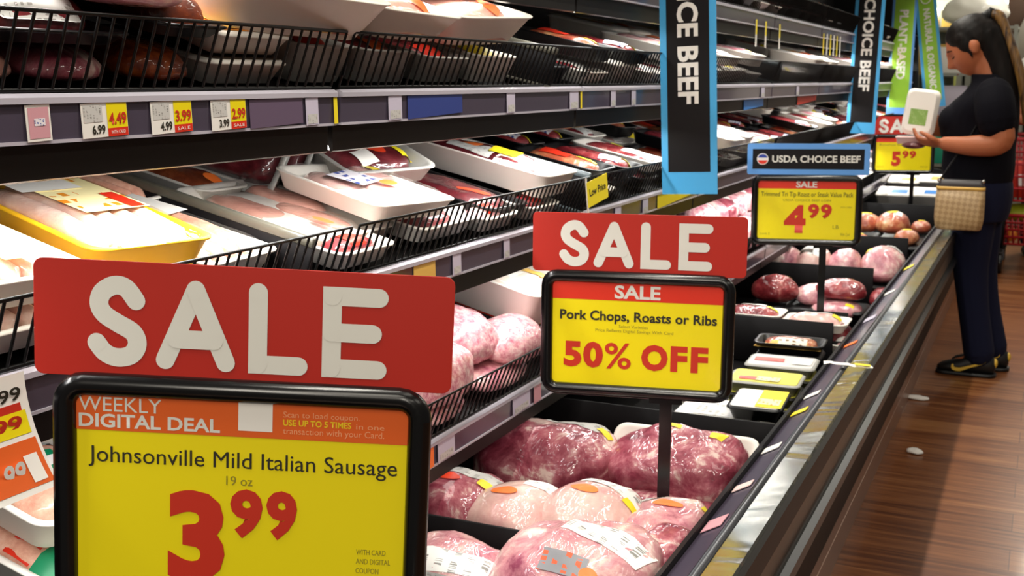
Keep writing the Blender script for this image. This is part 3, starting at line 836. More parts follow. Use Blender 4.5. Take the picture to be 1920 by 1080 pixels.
# tape and stickers on the front rail
def coupon():
    t = thing('paper_slip', 'crumpled yellow and white paper slip lying across the steel front rail', 'paper', (-.372, 2.60, .662), (0, RAD(4), RAD(14)))
    g = G(); vs = []
    for i in range(9):
        for j in range(4): vs.append((-.055+.11*i/8, -.012+.024*j/3, .004*abs(sin(i*1.3+j))))
    g.add(vs, [(i*4+j, i*4+4+j, i*4+5+j, i*4+1+j) for i in range(8) for j in range(3)]); g.build('slip', WHITE, t)
    g = G(); g.add([(.015, -.010, .006), (.05, -.010, .006), (.05, .008, .006), (.015, .008, .006)], [(0, 1, 2, 3)]); g.build('yellow_print', YELST, t, False)
coupon()
for i, (y, m, wd) in enumerate(((1.36, YELST, .012), (1.62, PINKL, .05), (1.80, FOAMPK, .03), (2.02, WHITE, .035), (2.28, YELST, .03), (2.42, WHITE, .03), (2.95, ORANGEST, .03), (3.3, LILAC, .06), (3.75, WHITE, .05), (4.3, YELST, .06))):
    t = thing('rail_sticker', f'small {("yellow", "pink", "rose", "white", "yellow", "white", "orange", "lilac", "white", "yellow")[i]} sticker on the front rail label strip, {ORD[i]} from the near end', 'sticker', (-.4175, y, .6325), (0, RAD(-30), 0), 'stickers on the front rail strip')
    G().box((0, 0, .001), (.036, wd, .0012)).build('sticker_face', m, t, False)

# ------------------------------------------------------------------ dividers and trays in the well
def divider(label, x0, x1, Y, z0, z1, tilt=0, foot=.05):
    t = thing('tray_divider', label, 'divider', ((x0+x1)/2, Y, z0), (RAD(tilt), 0, RAD(1)), 'black dividers across the meat well')
    L = x1-x0
    g = G(); rbox(g, L, .006, z1-z0, .0025, .0015); g.build('upright_panel', BLKM, t)
    g = G(); g.box((0, foot/2+.003, .003), (L, foot, .004)); g.build('foot_flange', BLKM, t, False)
    return t
divider('low black divider in front of the nearest small pork roast', -1.05, -.62, 1.40, .445, .545)
divider('black divider between the nearest roast and the row of pale pork roasts', -1.10, -.665, 1.605, .445, .568)
divider('wide black divider behind the large red pork shoulders', -1.15, -.475, 2.33, .445, .582)
divider('tall black divider behind the clear yellow labelled packs', -1.10, -.535, 3.40, .445, .588)
divider('black ledge divider half way to the 4.99 sign post', -1.10, -.56, 3.86, .445, .530)
divider('black divider just behind the 4.99 sign post', -1.10, -.560, 4.45, .445, .595)
divider('black divider in front of the round hams', -1.10, -.53, 5.35, .445, .600)
divider('black divider behind the round hams', -1.10, -.50, 6.55, .445, .63)
divider('black divider farthest along the well', -1.10, -.55, 7.35, .445, .64)

# ------------------------------------------------------------------ packs in the well
def put(t, x, y, z, rz=0, rx=0, ry=0):
    t.location = (x, y, z); t.rotation_euler = (RAD(rx), RAD(ry), RAD(rz)); return t
GP = 'pork roasts in the near well'
put(roast('pork_roast', 'small pork roast with long white label, lower left beside the 3.99 sign', 'pork roast', .125, .075, .085, PORK, [('price', .01, -.028, .15, .04, 4), ('priceg', -.02, -.062, .08, .02, 0)], .10, 12, GP, seed=3), -.80, 1.505, .462, 0, 14)
put(roast('pork_roast', 'front pork roast with white label and grey brand sticker, nearest to the rail', 'pork roast', .125, .105, .098, PORK, [('price', .045, .018, .13, .042, -18), ('grapho', .0, -.052, .075, .036, -6), ('orange', .042, -.065, .03, .022, 0)], .12, 11, GP, seed=8, nub=(.115, .03, .07, .07, -.015)), -.598, 1.505, .505, 6, 16)
put(roast('pork_roast', 'pork roast in dull wrap with red oval and yellow stickers, left end of the row', 'pork roast', .095, .085, .085, PORKRED, [('priceg', .02, .02, .12, .045, 0), ('redo', -.02, -.02, .05, .022, 0), ('yellow', .055, -.012, .03, .02, 0)], .10, 12, GP, seed=11), -.915, 1.725, .482, 0)
put(roast('pork_roast', 'pale pork roast with orange oval sticker, second from left in the row', 'pork roast', .095, .085, .088, PALE, [('price', .045, .02, .08, .04, -8), ('orange', -.025, -.02, .055, .03, -10)], .08, 11, GP, seed=15), -.790, 1.705, .482, 4)
put(roast('pork_roast', 'tall pale pork roast with white label over its top, third in the row', 'pork roast', .100, .095, .100, PALE, [('price', .03, .03, .12, .05, -14), ('orange', -.005, -.022, .055, .024, -6), ('yellow', .075, -.01, .022, .016, -10)], .08, 10, GP, seed=21), -.662, 1.725, .482, -4)
put(roast('pork_roast', 'pork roast with orange oval and yellow stickers, right end of the row by the rail', 'pork roast', .090, .090, .086, PORK, [('priceg', -.045, .03, .05, .03, 0), ('orange', .0, .0, .055, .022, -4), ('yellow', .066, .03, .03, .02, 0)], .11, 12, GP, seed=27, nub=(.05, -.085, .03, .04, -.02)), -.530, 1.735, .482, 0)
put(roast('pork_shoulder', 'dark pork shoulder with grey label, left half of the back row', 'pork roast', .15, .11, .105, PORKRED, [('priceg', .045, .045, .12, .045, -8), ('yellow', .11, .035, .03, .02, -8)], .12, 10, GP, n=3, seed=31), -.905, 2.09, .447, 0)
t = tray_pack('pork_shoulder_pack', 'big red pork shoulder in a white tray, right half of back row by the rail', 'pork roast', .31, .20, .030, FOAM, None, None, (), GP)
b = Blob(.142, .085, .082, .13, 11, 3.2, .35, seed=36); b.mesh().build('meat', PORKRED, t)
stick(t, b, [('yellow', .085, .05, .03, .018, 0), ('yellow', -.01, .055, .03, .016, 0)])
put(t, -.635, 2.155, .500, 2, 34)
put(roast('pork_shoulder', 'pork shoulder hidden under the big tray, only its red underside showing', 'pork roast', .14, .05, .036, PORKRED, (), .1, 10, GP, seed=37), -.65, 2.06, .446)
put(roast('pork_roast', 'pork piece with loose white bag end, low beside the rail', 'pork roast', .05, .075, .06, PORKRED, (), .12, 14, GP, seed=41), -.495, 1.61, .53)

for k, (x, y, h) in enumerate(((-.90, 1.73, .034), (-.72, 1.73, .034), (-.55, 1.73, .034), (-.60, 1.51, .055))):
    put(shell_pack('meat_tub', f'black tub under the near pork roasts, {ORD[k]}', 'meat pack', .165, .16, h, FOAMK, FOAMK, (), 'black tubs in the well'), x, y, .446)

# packs further along the well
def yell_box(label, x, y, z, rz):
    t = shell_pack('bacon_pack', label, 'meat pack', .13, .17, .032, FOAMK, WHITE, [('yellow', .03, .0, .06, .15, 0), ('graphy', .028, -.03, .05, .05, 0)], 'flat packs in the well')
    return put(t, x, y, z, rz)
yell_box('yellow and white flat pack in black tub, beside the 50% OFF sign', -.565, 2.565, .535, 4)
put(shell_pack('bacon_pack', 'white flat pack under the yellow one, beside the 50% OFF sign', 'meat pack', .20, .20, .04, FOAMK, WHITE, [('priceg', 0, 0, .1, .1, 0)], 'flat packs in the well'), -.66, 2.55, .49, 0)
put(shell_pack('bacon_pack', 'black tub bottom pack supporting the yellow and white packs', 'meat pack', .22, .20, .04, FOAMK, FOAMK, (), 'flat packs in the well'), -.64, 2.55, .448, 0)
for k in range(3):
    put(shell_pack('sliced_meat_pack', ['lowest clear tub in the stack of yellow labelled packs', 'middle clear tub in the stack of yellow labelled packs', 'front clear pack of sliced meat with yellow label, top of its stack'][k], 'meat pack', .19, .14, .03, FOAMK if k < 2 else FOAMG, CLEAR_Y, [('red', -.04, -.03, .05, .03, 4), ('graphy', .01, -.03, .06, .04, 0)], 'clear packs of sliced meat'), -.62+.003*k, 2.86, .447+.033*k, 3)
for k in range(3):
    put(shell_pack('sliced_meat_pack', ['lowest tub of the stack behind the front clear pack', 'middle tub of the stack behind the front clear pack', 'clear pack of sliced meat with red script label, behind the front one'][k], 'meat pack', .19, .14, .03, FOAMK if k < 2 else FOAMG, CLEAR_Y if k < 2 else PRICEG, [('red', -.035, .0, .08, .04, 3), ('white', .055, 0, .05, .07, 0)], 'clear packs of sliced meat'), -.61, 3.04, .447+.034*k, 3)
put(tray_pack('ham_pack', 'orange brown ham slices with black printed band below the tall divider', 'meat pack', .20, .13, .03, FOAMK, 'slab', HAM, [('gold', .0, -.045, .19, .03, 0), ('graph', .01, -.03, .08, .03, 0)]), -.625, 3.22, .535, 3)
put(shell_pack('sliced_meat_pack', 'black tub under the ham slices', 'meat pack', .19, .13, .085, FOAMK, FOAMK, (), 'clear packs of sliced meat'), -.625, 3.22, .447, 3)
def steakpk(label, x, y, z, m, rz=0, h=.03, foam=None, wd=.2, ln=.14, items=(('white', .0, .02, .08, .03, 0), ('yellow', .06, .0, .03, .02, 0)), rx=0):
    return put(tray_pack('steak_pack', label, 'meat pack', wd, ln, h, foam or FOAM, 'blob', m, items, 'steak packs in the far well', fill=1.3), x, y, z, rz, rx)
steakpk('white tray of red steak with white label, left one resting above the tall divider', -.80, 3.49, .558, BEEF)
steakpk('white tray with yellow sticker, right one above the tall divider', -.60, 3.49, .548, PALE)
steakpk('white tray turned down beside the rail at the end of the tall divider', -.50, 3.47, .49, PORK, 80, wd=.14, ln=.1)
for k in range(3): steakpk(f'steak tray at the bottom behind the tall divider, {ORD[k]} from the left', -.88+.17*k, 3.50, .447, BEEF, 90, .08, FOAMK, wd=.15, ln=.14)
put(roast('beef_roast', 'wedge of shiny red beef with yellow sticker, left of the 4.99 sign post', 'beef roast', .085, .07, .075, BEEF, [('yellow', .035, .03, .04, .02, -20)], .1, 12, 'beef roasts by the 4.99 sign', n=2.0, seed=51), -.86, 4.10, .50)
put(roast('beef_roast', 'small pale red beef piece just left of the 4.99 sign post', 'beef roast', .06, .06, .055, PORK, (), .1, 14, 'beef roasts by the 4.99 sign', n=2.2, seed=53), -.73, 4.14, .495)
put(roast('beef_roast', 'flat red beef roast with white stripe right of the 4.99 sign post', 'beef roast', .09, .07, .05, BEEF, [('yellow', .02, .04, .03, .02, 0), ('white', -.01, .035, .04, .014, 0)], .1, 12, 'beef roasts by the 4.99 sign', seed=55), -.63, 4.14, .525)
put(roast('beef_roast', 'lower flat beef roast under the striped one right of the 4.99 sign post', 'beef roast', .09, .08, .04, PORK, [('yellow', .05, -.04, .03, .02, 0)], .1, 12, 'beef roasts by the 4.99 sign', seed=57), -.635, 4.10, .468)
for k in range(3): put(shell_pack('meat_tub', f'black meat tub under the beef roasts, {ORD[k]} from the left', 'meat pack', .13, .2, .05, FOAMK, FOAMK, (), 'black tubs in the well'), -.88+.14*k, 4.14, .446)
put(roast('beef_roast', 'pale pink roast in dull wrap above the divider, left of the barcode pack', 'beef roast', .065, .08, .10, PORK, [('priceg', 0, -.02, .05, .04, 0)], .08, 12, 'roasts above the post divider', seed=61), -.93, 4.62, .50)
put(roast('beef_roast', 'roast with white barcode label above the divider left of the sign post', 'beef roast', .075, .08, .10, PALE, [('price', .0, -.01, .11, .10, 0), ('dark', -.02, -.045, .05, .02, 0)], .07, 12, 'roasts above the post divider', seed=63), -.82, 4.62, .50)
put(roast('beef_roast', 'pink roast just right of the 4.99 sign post, above the divider', 'beef roast', .065, .08, .10, PORK, (), .08, 12, 'roasts above the post divider', seed=65), -.695, 4.62, .50)
put(roast('beef_roast', 'large pink roast with yellow sticker at the right, next to the rail', 'beef roast', .09, .10, .10, PORK, [('yellow', -.06, .0, .03, .03, 0), ('priceg', .04, .03, .06, .05, 0)], .10, 12, 'roasts above the post divider', seed=67), -.555, 4.66, .51)
put(roast('beef_roast', 'dark red roast low against the rail under the large pink roast', 'beef roast', .06, .09, .05, BEEF, (), .1, 12, 'roasts above the post divider', seed=69), -.51, 4.45, .45)
for k in range(4): put(shell_pack('meat_tub', f'black meat tub under the roasts above the divider, {ORD[k]} from the left', 'meat pack', .13, .2, .06, FOAMK, FOAMK, (), 'black tubs in the well'), -.95+.14*k, 4.66, .446)
for k, (x, y, z, r, lab) in enumerate(((-.80, 5.95, .57, .075, 'round glazed ham with yellow top, behind the 4.99 sign edge'), (-.665, 5.90, .575, .085, 'largest round ham with painted white glare, beside the far rail'), (-.79, 5.66, .52, .06, 'small ham half in front of the round hams'), (-.575, 5.72, .545, .06, 'ham in yellow ended wrap leaning by the rail'), (-.545, 6.1, .56, .05, 'pale ham end next to the rail behind the yellow ended one'))):
    put(roast('ham', lab, 'ham', r, r*1.15, r*.95, HAM, [('yellow', 0, 0, r*.7, r*.6, 20), ('white', r*.4, -r*.3, r*.3, r*.6, 0)][:1+(k == 1)], .05, 9, 'round hams in the far well', n=2.1, seed=70+k), x, y, z-.03)  # white sticker on the largest ham is a painted glare patch
for k in range(3): put(shell_pack('meat_tub', f'black meat tub under the round hams, {ORD[k]} from the left', 'meat pack', .16, .5, .075, FOAMK, FOAMK, (), 'black tubs in the well'), -.82+.17*k, 5.86, .446)
for k, (x, y, z, m, lab) in enumerate(((-.78, 6.95, .60, BLUEL, 'white and blue box behind the round hams, left one'), (-.60, 6.98, .60, BLUEL, 'white and blue box behind the round hams, right one'), (-.80, 7.6, .62, GOLD, 'white and orange pack farthest in the well, left'), (-.62, 7.62, .63, GOLD, 'orange topped pack farthest in the well, right'))):
    t = shell_pack('boxed_pack', lab, 'meat pack', .2, .2, .07, FOAM, WHITE, [(('blue', 'blue', 'gold', 'gold')[k], .03, -.03, .09, .09, 0)], 'boxed packs in the far well')
    put(t, x, y, z, 0, 8)
    put(shell_pack('meat_tub', 'black tub under the '+lab, 'meat pack', .17, .2, z-.455, FOAMK, FOAMK, (), 'black tubs in the well'), x, y+.03, .446)

# ------------------------------------------------------------------ packs on the second lowest shelf
GB = 'meat trays on the second lowest shelf'
def onshelf(t, lv, u, Y, lift=0., rz=0, rx=0, ry=0): return place(t, deckM(lv, u, Y, lift, rz, rx, ry))
onshelf(tray_pack('sausage_pack', 'big yellow foam tray of sausages at the front left of the shelf', 'meat pack', .28, .185, .040, FOAMY, 'sausages', SAUSPALE, [('graphy', -.02, .01, .13, .10, 4), ('red', .01, .045, .06, .022, 4), ('white', -.075, -.02, .07, .09, 4)], GB, wrap=True), 'B', .19, 1.02, .045, -7)
onshelf(tray_pack('sausage_pack', 'pale sausage tray stacked under the yellow foam tray', 'meat pack', .27, .18, .030, FOAM, 'sausages', SAUSPALE, (), GB), 'B', .165, .985, .004, -2)
onshelf(tray_pack('sausage_pack', 'sausage tray with blue and black label behind the yellow tray', 'meat pack', .26, .20, .032, FOAM, 'sausages', SAUS, [('blue', -.04, -.045, .07, .07, 14), ('graph', -.05, .02, .07, .08, 14), ('dark', -.005, .005, .05, .08, 14)], GB), 'B', .40, 1.17, .022, 8)
onshelf(tray_pack('sausage_pack', 'sausage tray with light blue and white label beside the grey divider', 'meat pack', .30, .165, .032, FOAM, 'sausages', SAUS, [('cyan', -.03, -.035, .05, .05, 8), ('white', -.045, .025, .09, .07, 8)], GB, wrap=True), 'B', .20, 1.165, .012, 2)
onshelf(tray_pack('sausage_pack', 'left pale tray seen through the fence beside the large SALE card', 'meat pack', .20, .19, .03, FOAM, 'sausages', SAUSPALE, (), GB), 'B', .12, .79, .004, 0)
onshelf(tray_pack('sausage_pack', 'upper pale tray at the left edge above the fence', 'meat pack', .20, .20, .035, FOAM, 'sausages', SAUSPALE, [('gold', .05, .02, .05, .04, 0)], GB), 'B', .125, .785, .050, -4)
def plate(label, lv, u, Y, L, h, m, rz=0, th=.007):
    t = thing('shelf_divider', label, 'divider', group='shelf divider plates')
    g = G(); rbox(g, L, th, h, .003, .002); g.build('plate', BLKM, t)
    g = G(); rbox(g, L, th+.004, .014, .003, .002, h-.012); g.build('top_edge', m, t)
    g = G(); g.box((0, -.012, .0015), (L, .03, .003)); g.build('foot', m, t, False)
    return onshelf(t, lv, u, Y, .001, rz)
PLG = mat('divider_olive_grey', hexc('57544a'), .35); PLS = mat('divider_slate', hexc('5e686d'), .3)
plate('olive grey divider plate between the sausages and the pork chops', 'B', .24, 1.262, .46, .066, PLG)
plate('slate divider plate right of the long white tray', 'B', .17, 2.262, .34, .085, PLS)
plate('second olive grey divider plate at the back right of the chops', 'B', .40, 1.60, .2, .06, BLKM)
onshelf(tray_pack('marinated_meat_pack', 'brown marinated meat tray with orange oval sticker behind the grey divider', 'meat pack', .22, .125, .028, FOAM, 'slab', BROWN, [('orange', .07, .015, .05, .03, 20)], GB), 'B', .44, 1.475, .006, 0)
onshelf(tray_pack('chop_pack', 'white tray with two pale pork chops right of the grey divider', 'meat pack', .30, .215, .030, FOAM, 'chops', CHOP, [('orange', .09, -.03, .04, .02, 0), ('yellow', .05, .07, .04, .015, 0)], GB, wrap=True), 'B', .215, 1.475, .004, 2)
onshelf(tray_pack('chop_pack', 'white tray under the two pale pork chops, showing at the fence', 'meat pack', .2, .2, .03, FOAM, 'slab', BEEF, (), GB), 'B', .125, 1.70, .004, 0)
onshelf(tray_pack('chop_pack', 'white tray with navy and orange label, leaning on the fence', 'meat pack', .24, .215, .032, FOAM, 'chops', PALE, [('graphn', -.01, -.02, .07, .08, 16), ('orange', .03, .02, .03, .04, 16), ('yellow', -.06, .07, .04, .02, 0)], GB, wrap=True), 'B', .15, 1.60, .050, -8)
onshelf(tray_pack('meat_pack', 'pale green lit tray of pink meat with yellow sticker, high at the back', 'meat pack', .20, .17, .03, FOAM, 'slab', CHOP, [('yellow', .03, .05, .05, .04, 10), ('priceg', -.05, -.05, .1, .05, 0)], GB), 'B', .455, 1.665, .025, 6)
for k in range(2):
    t = thing('empty_tray', ['left one of two grey foam trays standing on edge at the back', 'right one of two grey foam trays standing on edge at the back'][k], 'tray', group='grey trays on edge')
    tray_mesh(.24, .15, .03).build('foam_tray', FOAMG, t); Slab(.1, .055, .025, z0=.007).mesh().build('meat', BEEFDARK, t)
    onshelf(t, 'B', .40, 1.575+.075*k, .080, 0, 66)
onshelf(tray_pack('steak_pack', 'grey rimmed tray of dark steak with big orange oval sticker', 'meat pack', .235, .215, .034, FOAMG, 'slab', BEEFDARK, [('redo', .025, .005, .07, .042, 30), ('yellow', .05, .068, .035, .035, 8), ('white', .065, -.035, .04, .04, 8)], GB), 'B', .275, 1.745, .078, -16, 4, 9)
onshelf(tray_pack('steak_pack', 'tray hidden under the grey rimmed steak tray', 'meat pack', .2, .19, .055, FOAMK, 'slab', BEEFDARK, (), GB), 'B', .30, 1.775, .002, 0)
onshelf(tray_pack('steak_pack', 'long white tray of red meat with orange and yellow stickers and white label', 'meat pack', .40, .175, .050, FOAM, 'slab', BEEFDARK, [('white', .125, .0, .13, .15, 0), ('priceg', .0, -.03, .10, .05, 0), ('orange', -.025, .0, .06, .036, 10), ('yellow', .06, .0, .06, .06, 10)], GB), 'B', .205, 2.12, .046, 0)
onshelf(tray_pack('steak_pack', 'black tray of dark beef with orange oval under the long white tray', 'meat pack', .30, .17, .035, FOAMK, 'slab', BEEFDARK, [('redo', .06, .0, .07, .03, 10)], GB), 'B', .175, 1.945, .006, -3)
onshelf(tray_pack('steak_pack', 'black tray of beef directly beneath the long white tray', 'meat pack', .30, .15, .034, FOAMK, 'slab', BEEF, (), GB), 'B', .2, 2.165, .002, 0)
for k in range(4):
    onshelf(tray_pack('meat_pack', f'red labelled white tray low behind the second shelf fence, {ORD[k]} from the left', 'meat pack', .09, .16, .03, FOAM, 'blob', (BEEF, PORK)[k % 2], [('red', 0, 0, .05, .04, 0)], 'low packs behind the second fence'), 'B', .055, (1.42, 1.88, 2.08, 2.42)[k], .002, 90 if k == 9 else 0)

# protos for the many similar packs further along; every copy is its own thing
protos = {}
def proto(k):
    if k in protos: return protos[k]
    mk = {
     'beefk': lambda: tray_pack('steak_pack', 'x', 'meat pack', .24, .14, .03, FOAMK, 'slab', BEEF, [('white', .0, .045, .2, .014, 0), ('yellow', .08, .03, .03, .025, 0), ('graphn', .05, -.02, .05, .04, 10)]),
     'beefw': lambda: tray_pack('steak_pack', 'x', 'meat pack', .24, .14, .03, FOAM, 'slab', BEEF, [('price', .05, .0, .08, .07, 0), ('yellow', -.02, .03, .03, .025, 0)]),
     'dark': lambda: tray_pack('steak_pack', 'x', 'meat pack', .22, .15, .035, FOAMK, 'slab', BEEFDARK, [('orange', .02, .0, .05, .03, 10)]),
     'pork': lambda: tray_pack('pork_pack', 'x', 'meat pack', .22, .15, .04, FOAM, 'slab', PORK, [('price', .0, .02, .08, .06, 0), ('yellow', .07, -.03, .03, .03, 0)]),
     'pale': lambda: tray_pack('pork_pack', 'x', 'meat pack', .23, .15, .04, FOAM, 'slab', PALE, [('white', .04, .0, .10, .1, 0), ('orange', -.04, -.02, .05, .03, 0)]),
     'box': lambda: shell_pack('boxed_pack', 'x', 'meat pack', .22, .15, .05, FOAM, WHITE, [('gold', .0, .0, .12, .08, 0), ('red', .05, -.02, .06, .04, 0)]),
     'rose': lambda: tray_pack('pork_pack', 'x', 'meat pack', .24, .16, .06, FOAMPK, 'slab', PALE, [('white', 0, 0, .1, .08, 0)]),
     'ham': lambda: tray_pack('ham_pack', 'x', 'meat pack', .22, .15, .035, FOAMK, 'slab', HAM, [('yellow', .05, .02, .05, .04, 0), ('red', -.02, -.01, .07, .05, 0)]),
     'green': lambda: shell_pack('boxed_pack', 'x', 'meat pack', .2, .15, .05, FOAM, PRICEG, [('teal', .03, .0, .08, .09, 0)]),
     'empty': lambda: tray_pack('empty_tray', 'x', 'tray', .30, .20, .045, FOAM, None, None),
    }
    protos[k] = [mk[k](), False]
    return protos[k]
DESC = {'beefk': 'black tray of striped red beef', 'beefw': 'white tray of red beef', 'dark': 'black tray of dark beef', 'pork': 'white tray of pink pork', 'pale': 'white tray of pale pork',
        'box': 'white box with gold print', 'rose': 'rose tray of pork', 'ham': 'black tray of brown ham', 'green': 'white box with green label', 'empty': 'empty white tray'}
count = {}
BAN = [(2.72, 'nearest banner'), (5.88, 'second banner'), (7.45, 'PLANT-BASED banner')]
def pack(k, lv, u, Y, lift=.002, rz=0, rx=0, ry=0, grp=None):
    p = proto(k); o = p[0] if not p[1] else dup(p[0]); p[1] = True
    seg = sum(Y > b[0] for b in BAN); row = 'front' if u < .2 else 'back'
    if lift > .025: row = 'upper '+row
    key = (k, lv, seg, row); count[key] = count.get(key, 0)+1; n = count[key]
    pos = ('left of '+BAN[0][1]) if seg == 0 else ('right of '+BAN[seg-1][1])
    tag(o, f'{DESC[k]}, {LVNAME[lv]} shelf {row} row, {ORD[n-1]} {pos}', 'meat pack', grp or f'meat packs along the {LVNAME[lv]} shelf')
    return onshelf(o, lv, u, Y, lift, rz, rx, ry)

# right part of the second shelf, before the first banner
for k, u, Y, l, rz in (('ham', .13, 2.42, .045, 4), ('dark', .15, 2.38, .002, 0), ('beefk', .13, 2.60, .045, 2), ('dark', .14, 2.58, .002, 0), ('beefw', .13, 2.80, .045, 3), ('beefk', .14, 2.78, .002, 0),
                       ('beefk', .36, 2.50, .05, 0), ('beefk', .37, 2.72, .05, 0), ('dark', .37, 2.50, .002, 0), ('dark', .37, 2.72, .002, 0), ('beefw', .36, 2.93, .05, 0)):
    pack(k, 'B', u, Y, l, rz)
R_ = random.Random(5)
def fill(lv, ya, yb, kinds, rows=((.13, .002), (.37, .002)), step=.165, stack=.45):
    y = ya
    while y < yb:
        for u, l in rows:
            k = R_.choice(kinds)
            pack(k, lv, u+R_.uniform(-.008, .008), y+R_.uniform(-.004, .004), l, R_.uniform(-2, 2))
            if R_.random() < stack:
                pack(R_.choice(kinds), lv, u+R_.uniform(-.008, .008), y+R_.uniform(-.004, .004), l+.052, R_.uniform(-4, 4))
        y += step+R_.choice((0, 0, .02))
fill('B', 3.02, 8.5, ['ham', 'beefk', 'pork', 'pale', 'dark', 'beefw'], step=.19)

# ------------------------------------------------------------------ lowest shelf
GA = 'packs on the lowest shelf'
onshelf(tray_pack('pork_pack', 'long white foam pack with orange print, behind the ground pork', 'meat pack', .36, .24, .075, FOAM, 'slab', FAT, [('white', -.02, .0, .2, .16, 0), ('gold', .09, .03, .05, .04, 0)], GA), 'A', .215, 2.17, .085, -4)
onshelf(shell_pack('meat_tub', 'dark tub with red edge under the long white foam pack', 'meat pack', .34, .22, .08, FOAMK, REDT, (), GA), 'A', .215, 2.17, .002, -4)
def gbag(label, u, Y, lift, a, b, c, m=GROUND, seed=1, items=()):
    return onshelf(roast('ground_pork_bag', label, 'ground pork', a, b, c, m, items, .09, 16, 'ground pork bags on the lowest shelf', n=2.4, seed=seed), 'A', u, Y, lift)
gbag('round bag of ground pork with a red streak, behind the nearest fence', .14, 1.885, .035, .085, .095, .07, seed=81)
gbag('pale bag of ground pork pressed against the nearest fence, by the large SALE card', .07, 1.68, .03, .065, .10, .07, seed=83)
gbag('bag of ground pork beside the 50% OFF sign, behind the fence', .07, 2.0, .03, .065, .10, .062, seed=85)
gbag('bag of ground pork low under the others on the lowest shelf, left', .07, 1.67, .0, .06, .1, .03, PORK, 87)
gbag('bag of ground pork low under the others on the lowest shelf, right', .08, 1.93, .0, .07, .12, .03, PORK, 89)
onshelf(tray_pack('sausage_pack', 'sausage tray with green band label, lower left beside the 3.99 sign frame', 'meat pack', .22, .17, .04, FOAM, 'slab', SAUS, [('green', .0, .0, .05, .15, 0), ('white', .0, .02, .02, .06, 0), ('priceg', -.06, .0, .05, .12, 0)], GA), 'A', .19, .92, .058, -3)
onshelf(tray_pack('sausage_pack', 'sausage tray at the very bottom left, under the green banded one', 'meat pack', .24, .17, .042, FOAM, 'slab', SAUS, [('red', .03, .0, .04, .12, 0), ('green', .07, .0, .03, .14, 0)], GA), 'A', .165, .90, .003, 0)
onshelf(tray_pack('sausage_pack', 'sausage tray on the lowest shelf hidden behind the 3.99 sign, first', 'meat pack', .24, .17, .042, FOAM, 'slab', SAUS, (), GA), 'A', .16, 1.12, .003, 0)
onshelf(tray_pack('sausage_pack', 'sausage tray on the lowest shelf hidden behind the 3.99 sign, second', 'meat pack', .24, .17, .042, FOAM, 'slab', SAUSPALE, (), GA), 'A', .16, 1.32, .003, 0)
fill('A', 2.40, 3.7, ['pork', 'pale', 'beefk'], step=.19, stack=.3)
y = 3.80
for i in range(14):
    u = (.07, .20)[i % 2]
    onshelf(roast('pork_roast', f'pink wrapped pork piece in the heap left of the 4.99 sign, {"front" if i % 2 == 0 else "upper"} row, {ORD[i//2]}', 'pork roast', .07, .075, .06, (PORK, GROUND, PORKRED)[i % 3], [('yellow', 0, 0, .03, .03, 0)] if i % 4 == 2 else [('white', .01, 0, .07, .05, 20)] if i % 4 == 1 else (), .12, 13, 'heap of pink pork on the lowest shelf', seed=100+i), 'A', u, y+.145*(i//2)*.9, .003+.05*(i % 2), 20*i)
fill('A', 4.9, 8.5, ['pork', 'pale', 'beefw', 'green'], step=.21, stack=.3)

# ------------------------------------------------------------------ eye-level shelf
GC = 'packs on the eye-level shelf, left part'
onshelf(roast('pork_piece', 'salmon pink wrapped pork at the very left behind the eye-level fence', 'pork roast', .07, .058, .027, CHOP, (), .1, 12, GC, seed=123), 'C', .09, .765, .003)
onshelf(roast('pork_piece', 'purple wrapped pork low behind the eye-level fence, second from the left', 'pork roast', .07, .06, .027, PORKRED, (), .1, 12, GC, seed=124), 'C', .09, .885, .003)
onshelf(tray_pack('steak_pack', 'black tray heaped with red meat, upper left behind the eye-level fence', 'meat pack', .20, .22, .016, FOAMK, 'blob', BEEF, [('priceg', .07, 0, .03, .1, 0)], GC, fill=2.6), 'C', .10, .83, .048, 0)
onshelf(roast('pork_roast', 'pink wrapped pork lying over the top edge of the eye-level fence', 'pork roast', .09, .085, .035, PORK, [('priceg', .04, .05, .05, .04, 10)], .08, 13, GC, seed=121), 'C', .075, .935, .088, 0)
onshelf(roast('ribs', 'glazed orange brown ribs behind the fence, lower pack', 'ribs', .075, .05, .032, GLAZE, (), .1, 14, GC, n=3.2, seed=125), 'C', .09, 1.015, .003)
onshelf(tray_pack('rib_pack', 'glossy orange glazed ribs rising above the fence', 'meat pack', .18, .12, .016, FOAMK, 'blob', GLAZE, [('white', .0, -.03, .04, .02, 0)], GC, fill=2.8), 'C', .085, 1.03, .062, 0)
onshelf(shell_pack('boxed_pack', 'white pack with orange print behind the fence, upper one', 'meat pack', .20, .16, .032, FOAM, GRAPHY, [('gold', .05, 0, .08, .12, 0)], GC), 'C', .12, 1.165, .055, 0, 0, 10)
onshelf(shell_pack('boxed_pack', 'brown pack with white edge behind the fence, lower one', 'meat pack', .20, .16, .032, FOAM, DKL, (), GC), 'C', .12, 1.165, .003)
onshelf(tray_pack('meat_pack', 'grey sided deep tray with red label, behind the end of the first fence', 'meat pack', .20, .14, .055, FOAMG, 'slab', BEEF, [('red', .04, 0, .06, .06, 0)], GC), 'C', .12, 1.335, .003)
onshelf(tray_pack('meat_pack', 'grey sided deep tray with orange label, start of the second fence', 'meat pack', .20, .16, .052, FOAMG, 'slab', BEEF, [('orange', .05, 0, .06, .04, 0)], GC), 'C', .12, 1.50, .003)
onshelf(tray_pack('meat_pack', 'dark tray with red meat behind the second fence', 'meat pack', .20, .16, .045, FOAMG, 'slab', BEEF, [('red', .06, 0, .05, .08, 0)], GC), 'C', .12, 1.69, .003)
